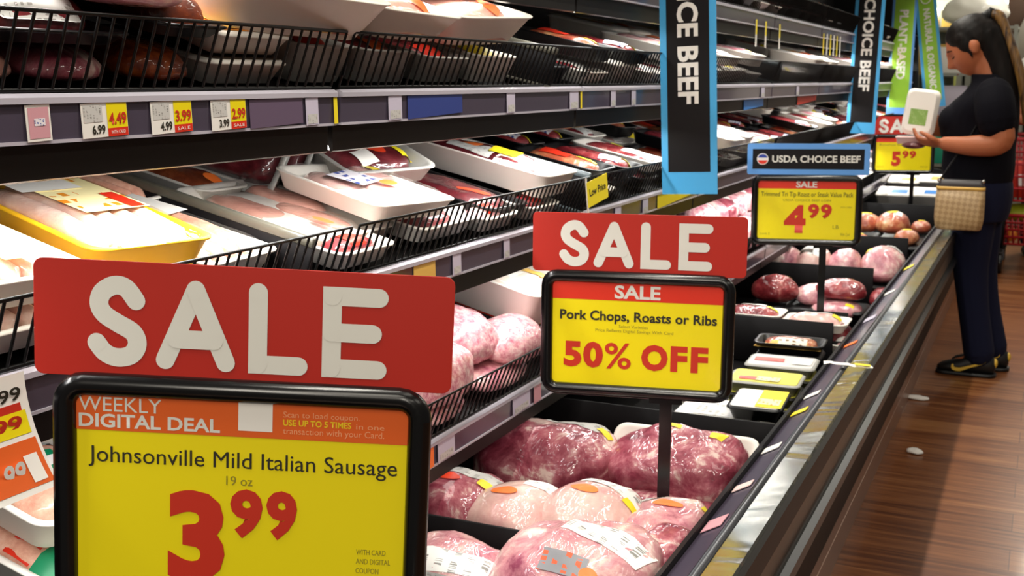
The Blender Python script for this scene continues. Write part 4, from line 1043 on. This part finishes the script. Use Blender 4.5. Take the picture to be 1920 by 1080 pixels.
onshelf(tray_pack('meat_pack', 'white tray with yellow label behind the second fence', 'meat pack', .20, .17, .05, FOAM, 'slab', PALE, [('yellow', .04, 0, .07, .10, 0)], GC), 'C', .12, 1.88, .003)
# the big foam trays lying over the fence
def bigtray(label, u, Y, lift, wd, ln, h, rz, rx, ry, m):
    t = thing('foam_tray_pack', label, 'tray', group='big white foam trays on the eye-level shelf')
    tray_mesh(wd, ln, h, .035, .05).build('foam_tray', FOAM, t)
    s = Slab(wd/2-.022, ln/2-.022, h*.8+.01, z0=.01); s.mesh().build('meat', m, t)
    stick(t, s, [('priceg', .0, .0, .1, .08, 0), ('orange', .08, .04, .05, .035, 0)])
    return onshelf(t, 'C', u, Y, lift, rz, rx, ry)
bigtray('biggest white foam tray lying over the eye-level fence, left of three', .13, 1.255, .080, .30, .33, .062, -8, 0, 5, CHOP)
bigtray('white foam tray over the eye-level fence, middle of three', .13, 1.545, .079, .28, .24, .050, -8, 0, 4, CHOP)
bigtray('white foam tray with flared end over the eye-level fence, right of three', .14, 1.82, .074, .28, .28, .056, -6, 4, 2, CHOP)
onshelf(tray_pack('meat_pack', 'rose shaded tray end behind the orange ribs', 'meat pack', .22, .12, .06, FOAM, 'slab', CHOP, (), GC), 'C', .20, 1.06, .11, -4)
plate('grey divider plate right of the foam trays on the eye-level shelf', 'C', .10, 2.08, .2, .075, PLG)
for k, u, Y, l, rz in (('ham', .11, 2.36, .052, 3), ('beefw', .12, 2.34, .002, 0), ('beefk', .11, 2.58, .052, -3), ('box', .12, 2.56, .002, 0), ('beefw', .12, 2.78, .002, 0), ('dark', .13, 2.16, .002, 0), ('beefk', .36, 2.4, .002, 0), ('dark', .36, 2.62, .002, 0)):
    pack(k, 'C', u, Y, l, rz)
fill('C', 2.98, 4.1, ['pale', 'beefw', 'pork', 'box'], step=.18, stack=.6)
plate('grey divider plate on the eye-level shelf right of the nearest banner', 'C', .14, 4.22, .26, .07, PLS)
fill('C', 4.36, 8.5, ['pale', 'box', 'pale', 'pork', 'green'], step=.2, stack=.45)
# highest shelf
fill('D', 1.5, 8.5, ['dark', 'beefk', 'beefw', 'dark', 'ham'], rows=((.12, .002),), step=.21, stack=.3)

# ------------------------------------------------------------------ people
def remeshed(name, g, m, parent, voxel=.006, sm=4):
    """one continuous skin over overlapping closed volumes"""
    t = g.build('tmp', m)
    r = t.modifiers.new('r', 'REMESH'); r.mode = 'VOXEL'; r.voxel_size = voxel; r.use_smooth_shade = True
    s = t.modifiers.new('s', 'SMOOTH'); s.factor = .5; s.iterations = sm
    bpy.context.view_layer.update()
    me = bpy.data.meshes.new_from_object(t.evaluated_get(bpy.context.evaluated_depsgraph_get()))
    old = t.data; bpy.data.objects.remove(t); bpy.data.meshes.remove(old)
    me.name = name
    me.materials.clear(); me.materials.append(m)
    for p in me.polygons: p.use_smooth = True; p.material_index = 0
    return link(name, me, parent)
def limb(g, pts, rad, n=16):
    """tapered limb through joints with round ends"""
    P = smooth_path([tuple(p)+(r,) for p, r in zip(pts, rad)], 5)
    g.tube([q[:3] for q in P], [q[3] for q in P], n)
    for p, r in ((pts[0], rad[0]), (pts[-1], rad[-1])): g.ell(p, (r*.97,)*3, n=12, m=8)
def column(g, rows, n=28, p=2.3):
    """body volume from rows of (z, x centre, half depth x, y centre, half width y)"""
    rows = smooth_path(rows, 4)
    rings = []
    for z, cx, hx, cy, hy in rows:
        rings.append([(cx+hx*math.copysign(abs(cos(2*pi*k/n))**(2/p), cos(2*pi*k/n)), cy+hy*math.copysign(abs(sin(2*pi*k/n))**(2/p), sin(2*pi*k/n)), z) for k in range(n)])
    g.loft(rings)
def hand(g, wrist, fwd, up, side, s=1., curl=.5):
    """palm, four unequal curled fingers and a thumb leaving the side; side points to the thumb"""
    f, u, sd = Vector(fwd).normalized(), Vector(up).normalized(), Vector(side).normalized()
    w_ = Vector(wrist)
    M = Matrix((( *(f), 0), (*(sd), 0), (*(u), 0), (0, 0, 0, 1))).transposed(); M.translation = w_+f*.045*s
    g.ell((0, 0, 0), (.056*s, .040*s, .017*s), M, 14, 8, .7)
    for k, L in enumerate((.070, .078, .072, .056)):
        o = w_+f*.082*s+sd*(.029-.0195*k)*s
        a, b = L*.45*s, L*.55*s
        d1 = (f*cos(curl*.6)+u*sin(curl*.6)); d2 = (f*cos(curl*1.9)+u*sin(curl*1.9))
        p1 = o+d1*a; p2 = p1+d2*b
        limb(g, [o-f*.02*s, o, p1, p2], [.010*s, .0098*s, .0088*s, .0068*s], 8)
    o = w_+f*.028*s+sd*.030*s
    limb(g, [o-sd*.012*s, o+sd*.016*s+f*.016*s, o+sd*.028*s+f*.045*s+u*.012*s, o+sd*.026*s+f*.068*s+u*.022*s], [.013*s, .0125*s, .0105*s, .008*s], 8)

SKIN = mat('skin_tan', hexc('a9623f'), .5, spec=.35)
SHIRT = mat('navy_shirt', hexc('0c0b12'), .85, spec=.1)
JEANS = mat('dark_blue_jeans', hexc('10132a'), .9, spec=.2)
HAIRM = mat('dark_hair', hexc('17100f'), .55, spec=.15)
HAIRT = mat('hair_golden_tips', hexc('6b4a22'), .45, spec=.4)
def strands(m, c1, c2):
    v = objvec(m, False); f = noise_tex(m, v, 60, 3, .6, .5, (1, 1, .12)); r = ramp(m, f, [(.35, c1), (.65, c2)]); N, L, b = nodes(m); L.new(r.outputs[0], b.inputs['Base Color']); bump(m, f, .5, .004)
strands(HAIRM, hexc('070504'), hexc('17100d')); strands(HAIRT, hexc('2e1c12'), hexc('8a6430'))
SHOE = mat('black_shoe', hexc('0d0d0e'), .5)
SHOEY = mat('shoe_yellow', hexc('d8b13c'), .5)

wom = thing('person', 'woman in navy shirt and dark jeans reading a white foam tray by the rail', 'person', (-.235, 5.4, 0))
OX, OY = -.235, 5.4
def L3(x, y, z): return (x-OX, y-OY, z)
def loc(g): g.v = [(x-OX, y-OY, z) for x, y, z in g.v]; return g
a35 = RAD(33)
hf, hu, hl = Vector((-cos(a35), 0, -sin(a35))), Vector((-sin(a35), 0, cos(a35))), Vector((0, -1, 0))
HC = Vector((-.325, 5.40, 1.452))
HM = Matrix(((*hf, 0), (*hl, 0), (*hu, 0), (0, 0, 0, 1))).transposed(); HM.translation = HC
def head_surface(g, M, sc=1.):
    n, m = 40, 32; rings = []
    ga = lambda x, s: math.exp(-(x/s)**2)
    for i in range(m+1):
        a = -pi/2+pi*i/m; ring = []
        for k in range(n):
            t = 2*pi*k/n
            d = Vector((cos(a)*cos(t), cos(a)*sin(t), sin(a)))
            p = Vector((d.x*.100, d.y*.076, d.z*.122))
            if p.z < 0:                      # jaw narrows to the chin
                q = min(1, -p.z/.115); p.y *= 1-.34*q**1.6; p.x = p.x*(1-.10*q) + .010*q if p.x > 0 else p.x*(1-.50*q)
            if p.x > 0:
                c = ga(p.y, .014)
                p.x += .030*c*ga(p.z+.030, .016)+.014*c*ga(p.z+.006, .022)      # nose
                p.x += .010*ga(p.y, .022)*ga(p.z+.068, .010)+.008*ga(p.y, .02)*ga(p.z+.082, .008)   # lips
                p.x += .012*ga(p.y, .022)*ga(p.z+.105, .018)                     # chin
                p.x += .006*ga(p.z-.026, .012)*ga(p.y, .05)                      # brow
                p.x -= .010*(ga(p.y-.032, .014)+ga(p.y+.032, .014))*ga(p.z-.004, .013)   # eye sockets
                p.x += .006*(ga(p.y-.042, .018)+ga(p.y+.042, .018))*ga(p.z+.035, .02)    # cheeks
            ring.append(p*sc)
        rings.append(ring)
    g.loft(rings, M=M)
    for s in (-1, 1):
        Me = M @ Matrix.Translation((-.014*sc, s*.078*sc, -.008*sc)) @ Matrix.Rotation(RAD(-14), 4, 'Y') @ Matrix.Rotation(RAD(s*18), 4, 'Z')
        g.ell((0, 0, 0), (.021*sc, .010*sc, .033*sc), Me, 12, 8); g.ell((-.008*sc, 0, .006*sc), (.017*sc, .014*sc, .024*sc), Me, 12, 8)
g = G()
head_surface(g, HM)
limb(g, [(-.285, 5.4, 1.42), (-.25, 5.4, 1.34), (-.232, 5.4, 1.24)], [.056, .055, .075])
column(g, [(.80, -.255, .11, 5.4, .165), (.90, -.262, .125, 5.4, .168), (1.0, -.262, .125, 5.4, .160), (1.12, -.265, .135, 5.4, .165), (1.22, -.245, .105, 5.4, .18), (1.285, -.235, .06, 5.4, .11)])
LA = [(-.215, 5.215, 1.245), (-.195, 5.19, 1.15), (-.172, 5.175, 1.055), (-.280, 5.185, 1.034), (-.392, 5.215, 1.040)]
limb(g, LA, [.066, .062, .052, .044, .030])
hand(g, (-.395, 5.217, 1.040), (-.95, .25, .05), (0, .35, .94), (-.05, -.9, .35), 1.02, .55)
RA = [(-.215, 5.585, 1.245), (-.20, 5.62, 1.15), (-.20, 5.60, 1.06), (-.31, 5.54, 1.06), (-.41, 5.475, 1.085)]
limb(g, RA, [.066, .062, .052, .044, .030])
hand(g, (-.412, 5.473, 1.087), (-.85, -.45, .2), (-.1, -.9, .2), (0, .1, 1), 1.0, .6)
NL = [(-.255, 5.325, .82), (-.262, 5.325, .62), (-.255, 5.325, .47), (-.232, 5.325, .30), (-.185, 5.325, .075)]
FL = [(-.245, 5.475, .82), (-.235, 5.475, .62), (-.225, 5.475, .47), (-.195, 5.475, .30), (-.135, 5.475, .075)]
for LG in (NL, FL): limb(g, LG, [.095, .080, .060, .052, .036]); limb(g, [LG[-1], (LG[-1][0]-.10, LG[-1][1], .04)], [.036, .03])
remeshed('body', loc(g), SKIN, wom, .0052, 3)
# clothes
g = G()
column(g, [(.865, -.258, .142, 5.4, .185), (.93, -.262, .152, 5.4, .186), (1.02, -.264, .150, 5.4, .178), (1.12, -.272, .164, 5.4, .182), (1.20, -.258, .142, 5.4, .190), (1.255, -.240, .105, 5.4, .175), (1.30, -.238, .078, 5.4, .10), (1.335, -.252, .068, 5.4, .075)])
limb(g, [(-.213, 5.235, 1.245), (-.203, 5.195, 1.19), (-.192, 5.185, 1.135)], [.080, .082, .080]); limb(g, [(-.213, 5.565, 1.245), (-.203, 5.61, 1.19), (-.20, 5.615, 1.135)], [.080, .082, .080])
for s in (-1, 1): g.ell((-.360, 5.4+s*.075, 1.135), (.078, .078, .075))
remeshed('shirt', loc(g), SHIRT, wom, .0065, 4)
g = G()
column(g, [(.90, -.258, .135, 5.4, .178), (.84, -.255, .145, 5.4, .188), (.76, -.252, .140, 5.4, .186), (.70, -.25, .125, 5.4, .178)])
limb(g, NL[:4]+[(-.195, 5.325, .10)], [.100, .090, .074, .066, .066]); limb(g, FL[:4]+[(-.145, 5.475, .10)], [.100, .090, .074, .066, .064])
remeshed('jeans', loc(g), JEANS, wom, .0065, 3)
g = G(); column(g, [(.895, -.258, .139, 5.4, .183), (.93, -.26, .142, 5.4, .184)]); loc(g).build('belt', BLK, wom)
def shoe(lg):
    x, y = lg[-1][0], lg[-1][1]
    g = G(); rings = []
    for dx, hz, hw, z0 in ((.062, .03, .018, .03), (.055, .075, .032, .012), (.02, .105, .036, .008), (-.03, .098, .038, .008), (-.08, .07, .042, .008), (-.13, .052, .043, .008), (-.165, .036, .034, .012), (-.182, .018, .014, .016)):
        rings.append([(x+dx, y+hw*cos(2*pi*k/14), z0+max(0, hz/2*(1+sin(2*pi*k/14)))) for k in range(14)])
    g.loft(rings); o = loc(g).build('shoe', SHOE, wom)
    g = G(); g.loft([rr(.255, .088, .04, z, 6, x-.06-OX, y-OY) for z in (0, .016)]); g.build('sole', SHOE, o)
    g = G(); pts = smooth_path([(x-.115, .052), (x-.112, .034), (x-.085, .030), (x-.045, .046), (x+.015, .070), (x+.022, .090)], 5)
    wd = [.006, .015, .016, .011, .007, .004]
    P = [Vector((p[0], 0, p[1])) for p in pts]; n = len(P); vs = []
    for i, p in enumerate(P):
        t_ = (P[min(i+1, n-1)]-P[max(i-1, 0)]).normalized(); q = Vector((-t_.z, 0, t_.x)); f = i/(n-1)*5; k = min(int(f), 4); r = (wd[k]*(1-f+k)+wd[k+1]*(f-k))/2
        vs += [(p.x+q.x*r, y-.0455, p.z+q.z*r), (p.x-q.x*r, y-.0455, p.z-q.z*r)]
    g.add(vs, [(2*i, 2*i+1, 2*i+3, 2*i+2) for i in range(n-1)]); loc(g).build('side_stripe', SHOEY, o)
    g = G(); g.ell((x+.058, y, .062), (.012, .022, .022)); loc(g).build('heel_patch', SHOEY, o)
for lg in (NL, FL): shoe(lg)
# hair
g = G()
g.ell((-.032, 0, .030), (.102, .085, .104), HM); g.ell((-.008, 0, .062), (.090, .078, .074), HM); g.ell((-.055, 0, .0), (.07, .07, .09), HM)
g.ell((.012, -.0, .05), (.07, .083, .06), HM)
for s in (-1, 1): g.ell((.006, s*.066, .022), (.040, .017, .045), HM); limb(g, [HM @ Vector((.012, s*.072, .0)), HM @ Vector((.014, s*.073, -.045))], [.010, .005])
limb(g, [HM @ Vector((-.09, 0, .075)), HM @ Vector((-.135, 0, .08))], [.030, .026])
limb(g, [HM @ Vector((-.07, 0, .02)), (-.215, 5.4, 1.40), (-.185, 5.395, 1.30), (-.150, 5.39, 1.18), (-.125, 5.385, 1.10)], [.078, .066, .060, .042, .018])
hr = remeshed('hair', loc(g), HAIRM, wom, .006, 3)
p0 = HM @ Vector((-.125, 0, .08))
g = G(); limb(g, [p0, p0+Vector((.040, -.01, -.005)), p0+Vector((.072, -.015, -.07)), (-.128, 5.37, 1.36), (-.098, 5.37, 1.24), (-.088, 5.37, 1.13)], [.020, .024, .022, .021, .018, .008]); loc(g).build('ponytail', HAIRT, hr)
g = G(); g.tube([Vector(p0)+Vector((.004, .027*cos(t), .027*sin(t))) for t in [2*pi*k/16 for k in range(17)]], .007, 8); loc(g).build('hair_tie', BLK, hr)
for s in (-1, 1):
    g = G(); g.tube([HM @ Vector((.093, s*.014, .028)), HM @ Vector((.090, s*.032, .034)), HM @ Vector((.074, s*.052, .026))], [.003, .004, .002], 6); loc(g).build('eyebrow', HAIRM, wom)
    g = G(); g.tube([HM @ Vector((.088, s*.018, .0)), HM @ Vector((.087, s*.034, -.004)), HM @ Vector((.070, s*.050, .002))], [.0018, .0028, .0018], 6); loc(g).build('eyelashes', HAIRM, wom)
g = G(); g.tube([HM @ Vector((.101, -.022, -.073)), HM @ Vector((.1095, 0, -.075)), HM @ Vector((.101, .022, -.073))], .0022, 6); loc(g).build('mouth', mat('lip_brown', hexc('7a3a30'), .5), wom)

# purse on the near hip
def weave():
    m = mat('woven_tan_leather', hexc('a98a5f'), .45)
    N, L, b = nodes(m); tc = N.new('ShaderNodeTexCoord'); mp = N.new('ShaderNodeMapping'); mp.inputs['Rotation'].default_value = (0, RAD(40), 0)
    L.new(tc.outputs['Object'], mp.inputs[0])
    ck = N.new('ShaderNodeTexChecker'); ck.inputs['Scale'].default_value = 62; ck.inputs['Color1'].default_value = (*hexc('b2956a'), 1); ck.inputs['Color2'].default_value = (*hexc('9c7e55'), 1)
    mp2 = N.new('ShaderNodeMapping'); mp2.inputs['Scale'].default_value = (1, .0001, 1); L.new(mp.outputs[0], mp2.inputs[0]); L.new(mp2.outputs[0], ck.inputs[0])
    L.new(ck.outputs[0], b.inputs['Base Color']); bump(m, ck.outputs['Fac'], .6, .004)
    return m
pu = thing('handbag', 'woven tan handbag with grey top hanging on the woman\'s hip', 'handbag', (-.312, 5.165, .675))
g = G(); g.loft([[(x*f, y*f2, z) for x, y, _ in rr(.20, .075, .03, 0)] for z, f, f2 in ((0, .86, .7), (.006, .93, .9), (.05, 1.0, 1.05), (.12, 1.0, 1.0), (.175, .97, .6))]); g.build('bag_body', weave(), pu)
g = G(); g.loft([[(x, y, z) for x, y, _ in rr(.196, .05, .02, 0)] for z in (.172, .186)]); g.build('gold_trim', GOLD, pu)
g = G(); g.loft([rr(.194, .05, .02, .184), rr(.17, .035, .015, .215)]); g.build('grey_top', mat('grey_leather', hexc('4d4a4b'), .5), pu)
for s in (-1, 1): g = G(); g.ell((s*.088, -.02, .212), (.008, .006, .009)); g.build('metal_ring', STEEL, pu)
g = G(); g.tube([(-.085, .0, .212), (-.06, .03, .26), (.02, .055, .40), (.09, .055, .55), (.10, .07, .645), (.12, .10, .60)], .005, 6); g.build('shoulder_strap', BLK, pu)

# the white tray in her hands: underside towards the camera
tp = thing('foam_tray_pack', 'white foam tray with green label held up by the woman', 'meat pack', (-.530, 5.335, 1.058))
up = Vector((.12, .10, 1)).normalized(); nx = Vector((1, -.05, 0)); nx = (nx-up*nx.dot(up)).normalized(); nz = up.cross(nx).normalized()
TM = Matrix(((*up, 0), (*nx, 0), (*(up.cross(nx)), 0), (0, 0, 0, 1))).transposed()
if TM.col[2][1] < 0: TM = Matrix(((*up, 0), (*(-nx), 0), (*(up.cross(-nx)), 0), (0, 0, 0, 1))).transposed()
g = tray_mesh(.205, .145, .035, .016, .03); g.v = [tuple(TM @ (Vector(p)+Vector((.115, 0, 0)))) for p in g.v]; g.build('foam_tray', FOAM, tp)
g = G(); g.v = []; q = [(.055, -.040, -.0012), (.125, -.040, -.0012), (.125, .034, -.0012), (.055, .034, -.0012)]
g.add([TM @ Vector(p) for p in q], [(0, 1, 2, 3)])
g.build('green_label', label_print('green_label_print', hexc('7fa24a'), hexc('a8c07c'), 12, 20, .5), tp, False, [(0, 0), (1, 0), (1, 1), (0, 1)])
g = tray_mesh(.16, .10, .03, .012, .02); g.v = [(x, y*.9+.0, z-.028) for x, y, z in g.v]; g.build('lower_tray', FOAMPK, tp)
g = G(); g.ell((.0, -.03, -.034), (.05, .03, .016)); g.build('meat', BEEFDARK, tp)

# ---- shopper farther back behind a red cart
WTOP = mat('white_top', hexc('e8e6df'), .8)
sh = thing('person', 'shopper in a white top behind a red cart at the right edge', 'person', (.04, 9.35, 0))
g = G()
Mh = Matrix(((0, 1, 0, 0), (-1, 0, 0, 0), (0, 0, 1, 1.68), (0, 0, 0, 1)))
head_surface(g, Mh)
limb(g, [(0, .02, 1.62), (0, .03, 1.50)], [.055, .065])
column(g, [(.88, 0, .17, .02, .11), (1.0, 0, .16, .02, .11), (1.2, 0, .185, .02, .12), (1.38, 0, .18, .02, .10), (1.47, 0, .10, .02, .07)])
for s in (-1, 1):
    limb(g, [(s*.20, .02, 1.40), (s*.27, .0, 1.12), (s*.20, -.24, 1.05)], [.056, .046, .032]); hand(g, (s*.20, -.24, 1.05), (0, -1, 0), (0, -.2, -1), (-s, 0, 0), 1, .9)
    limb(g, [(s*.09, .02, .86), (s*.10, .02, .48), (s*.10, .04, .08)], [.09, .06, .04]); limb(g, [(s*.10, .04, .05), (s*.10, -.12, .035)], [.04, .03])
remeshed('body', g, SKIN, sh, .009, 3)
g = G(); column(g, [(.84, 0, .19, .02, .13), (1.0, 0, .185, .02, .13), (1.2, 0, .21, .02, .14), (1.38, 0, .205, .02, .115), (1.48, 0, .12, .02, .08)])
for s in (-1, 1): limb(g, [(s*.20, .02, 1.41), (s*.25, .01, 1.24)], [.075, .075])
remeshed('shirt', g, WTOP, sh, .01, 3)
g = G(); column(g, [(.90, 0, .185, .02, .125), (.76, 0, .19, .02, .13)])
for s in (-1, 1): limb(g, [(s*.09, .02, .82), (s*.10, .02, .46), (s*.10, .04, .10)], [.10, .075, .06])
remeshed('trousers', g, JEANS, sh, .01, 3)
g = G(); g.ell((0, .02, 1.72), (.088, .105, .105)); g.build('hair', HAIRM, sh)
for s in (-1, 1): g = G(); g.ell((s*.10, -.05, .04), (.045, .13, .04)); g.build('shoe', SHOE, sh)

CRED = mat('cart_red_plastic', hexc('9c1f24'), .4)
ca = thing('shopping_cart', 'red plastic shopping cart on black frame at the right edge', 'shopping cart', (.02, 8.62, 0))
def crate(z0, z1, w0, w1, l0, l1, nz, y):
    g = G(); 
    for k in range(nz+1):
        f = k/nz; z = z0+(z1-z0)*f; a = (w0+(w1-w0)*f)/2; b = (l0+(l1-l0)*f)/2
        g.tube([(-a, y-b, z), (a, y-b, z), (a, y+b, z), (-a, y+b, z), (-a, y-b, z)], .009 if k < nz else .014, 6)
    for k in range(15):
        f = k/14
        for s in (-1, 1):
            g.tube([(-w0/2+w0*f, y+s*l0/2, z0), (-w1/2+w1*f, y+s*l1/2, z1)], .006, 5); g.tube([(s*w0/2, y-l0/2+l0*f, z0), (s*w1/2, y-l1/2+l1*f, z1)], .006, 5)
            g.tube([(-w0/2+w0*f, y-l0/2, z0), (-w0/2+w0*f, y+l0/2, z0)], .004, 4)
    return g
crate(.50, .92, .44, .54, .62, .80, 5, .05).build('basket', CRED, ca)
crate(.20, .40, .46, .52, .60, .66, 4, .05).build('lower_basket', CRED, ca)
for s in (-1, 1):
    g = G(); g.tube([(s*.24, -.32, .16), (s*.24, .40, .16), (s*.25, .46, .60), (s*.25, .48, 1.0)], .014, 8); g.tube([(s*.24, -.28, .16), (s*.23, -.30, .5)], .012, 8); g.build('side_frame', BLK, ca)
    for yy in (-.28, .38):
        g = G(); g.tube([(s*.24-.016, yy, .072), (s*.24+.016, yy, .072)], .072, 18); g.build('wheel', BLKG, ca); g = G(); g.box((s*.24, yy, .13), (.045, .05, .07)); g.build('caster_fork', STEELB, ca, False)
g = G(); g.tube([(-.25, .48, 1.0), (.25, .48, 1.0)], .016, 10); g.build('push_handle', CRED, ca)
t = thing('grocery_bag', 'yellow green bag lying in the lower basket of the red cart', 'bag', (-.10, 8.60, .345))
Blob(.15, .12, .09, .12, 9, 2.4, .4, seed=200).mesh(24, 14).build('bag', mat('bag_yellow_green', hexc('b5c22a'), .45), t)
t = thing('orange', 'orange fruit in the lower basket of the red cart', 'fruit', (-.16, 8.42, .212))
g = G(); g.ell((0, 0, .04), (.04, .04, .04)); g.build('fruit', mat('orange_peel', hexc('e88422'), .5), t)
t = thing('boxed_pack', 'red and white box standing in the upper basket of the red cart', 'box', (-.10, 8.55, .515))
g = G(); rbox(g, .16, .22, .24, .004, .002); g.build('carton', REDT, t); g = G(); g.box((0, -.111, .12), (.10, .001, .08)); g.build('front_label', WHITE, t, False)

# ------------------------------------------------------------------ far background: glass-door freezers along the back wall
FRG = mat('freezer_frame_grey', hexc('8d8f86'), .4, .3)
FRY = mat('freezer_trim_green', hexc('b9c06a'), .5)
GLASS = bpy.data.materials.new('door_glass'); GLASS.use_nodes = True
_n, _l = GLASS.node_tree.nodes, GLASS.node_tree.links; _n.clear()
_o = _n.new('ShaderNodeOutputMaterial'); _m = _n.new('ShaderNodeMixShader'); _t = _n.new('ShaderNodeBsdfTransparent'); _g = _n.new('ShaderNodeBsdfGlossy'); _g.inputs['Roughness'].default_value = .06
_f = _n.new('ShaderNodeFresnel'); _f.inputs[0].default_value = 1.45
_l.new(_f.outputs[0], _m.inputs[0]); _l.new(_t.outputs[0], _m.inputs[1]); _l.new(_g.outputs[0], _m.inputs[2]); _l.new(_m.outputs[0], _o.inputs[0])
for i in range(3):
    x = -1.25+.95*i
    fz_ = thing('glass_door_freezer', f'grey glass door freezer against the back wall, {("left of", "behind", "right of")[i]} the woman\'s head', 'freezer', (x, 12.3, 0), group='freezers on the back wall')
    g = G(); g.box((0, .30, 1.2), (.93, .04, 2.4)); g.box((-.455, 0, 1.2), (.02, .6, 2.4)); g.box((.455, 0, 1.2), (.02, .6, 2.4)); g.box((0, 0, .12), (.93, .6, .24)); g.box((0, 0, 2.33), (.93, .6, .14)); g.build('cabinet', FRG, fz_, False)
    for k in range(4): G().box((0, .02, .45+.45*k), (.88, .5, .02)).build('shelf', FRG, fz_, False)
    d = G().box((0, -.31, 1.25), (.84, .008, 1.96)).build('door', GLASS, fz_, False)
    g = G()
    for s in (-1, 1): g.box((s*.43, -.315, 1.25), (.05, .03, 2.0)); g.box((0, -.315, 1.25+s*.98), (.91, .03, .05))
    g.build('door_frame', FRG, d, False)
    G().box((.40, -.335, 1.25), (.02, .02, 1.9)).build('green_trim', FRY, d, False)
    g = G(); g.tube([(-.39, -.35, 1.0), (-.39, -.36, 1.5)], .012, 8); g.build('handle', STEELB, d)
    area('freezer_light', (x, 12.15, 2.22), (0, 0, 0), .8, .2, 26, (.95, 1, .88))
    for r in range(4):
        for c in range(4):
            t = thing('frozen_food_box', f'pale frozen food box behind the {("left", "middle", "right")[i]} freezer door, {ORD[c]} on the {("bottom", "second", "third", "top")[r]} shelf', 'box', (x-.32+.21*c, 12.28, .462+.45*r), (0, 0, RAD(R_.uniform(-5, 5))), 'boxes in the back freezers')
            g = G(); rbox(g, .17, .22, R_.choice((.20, .26, .30)), .004, .003); g.build('carton', R_.choice((WHITE, WHITE, LILAC, TEAL, GOLD, FOAM)), t)
t = thing('glare_lump', 'bulging white plastic bag on top of a grey rack behind the woman\'s head', 'bag', (-.62, 10.6, 1.76))  # added white lump stands for a bright spot of glare
Blob(.26, .22, .20, .16, 6, 2.3, .5, seed=300).mesh(30, 20).build('bag', mat('white_glare_lump', hexc('f2f0e6'), .35, coat=.4), t)
t = thing('display_rack', 'grey metal rack with open shelves beyond the far end of the case', 'rack', (-.62, 10.6, 0))
for s in (-1, 1):
    for r in (-1, 1): G().box((s*.33, r*.24, .88), (.03, .03, 1.76)).build('post', FRG, t, False)
for k in range(5): G().box((0, 0, .2+.385*k), (.69, .5, .022)).build('rack_shelf', FRG, t, False)
for k in range(4):
    for c in range(2):
        q = thing('carton', f'plain carton on the grey rack, {("lowest", "second", "third", "fourth")[k]} shelf, {("left", "right")[c]} one', 'box', (-.78+.32*c, 10.6, .212+.385*k), (0, 0, RAD(R_.uniform(-6, 6))), 'cartons on the grey rack')
        g = G(); rbox(g, .26, .34, R_.choice((.22, .28, .3)), .004, .003); g.build('carton_box', (GOLD, TEAL, LILAC, WHITE)[(k+c) % 4], q)
GP1 = mat('grey_board', hexc('8d897f'), .6); GP2 = mat('brown_board', hexc('5a4335'), .6)
t = thing('display_stand', 'grey angled display board on a stand beyond the woman\'s ponytail', 'display stand', (-.23, 11.3, 0))
G().box((0, 0, .75), (.06, .06, 1.5)).build('post', FRG, t, False); G().box((0, 0, .015), (.4, .4, .03)).build('base', FRG, t, False)
g = G(); rbox(g, .40, .03, .50, .01, .003, 0, Matrix.Translation((.02, -.02, 1.40)) @ Matrix.Rotation(RAD(20), 4, 'Y')); g.build('grey_panel', GP1, t)
g = G(); rbox(g, .46, .03, .45, .01, .003, 0, Matrix.Translation((.06, .06, 1.72))); g.build('brown_panel', GP2, t)
# small things on the floor
for i, (x, y, lab) in enumerate(((-.335, 4.07, 'small white scrap of paper on the wood floor, nearest to the camera'), (-.405, 4.80, 'crumpled pale wrapper on the floor under the case front'))):
    t = thing('paper_scrap', lab, 'litter', (x, y, .001)); b = Blob(.03+.02*i, .022, .012, .3, 40, 2.2, .4, seed=400+i); b.mesh(16, 10).build('paper', WHITE, t)
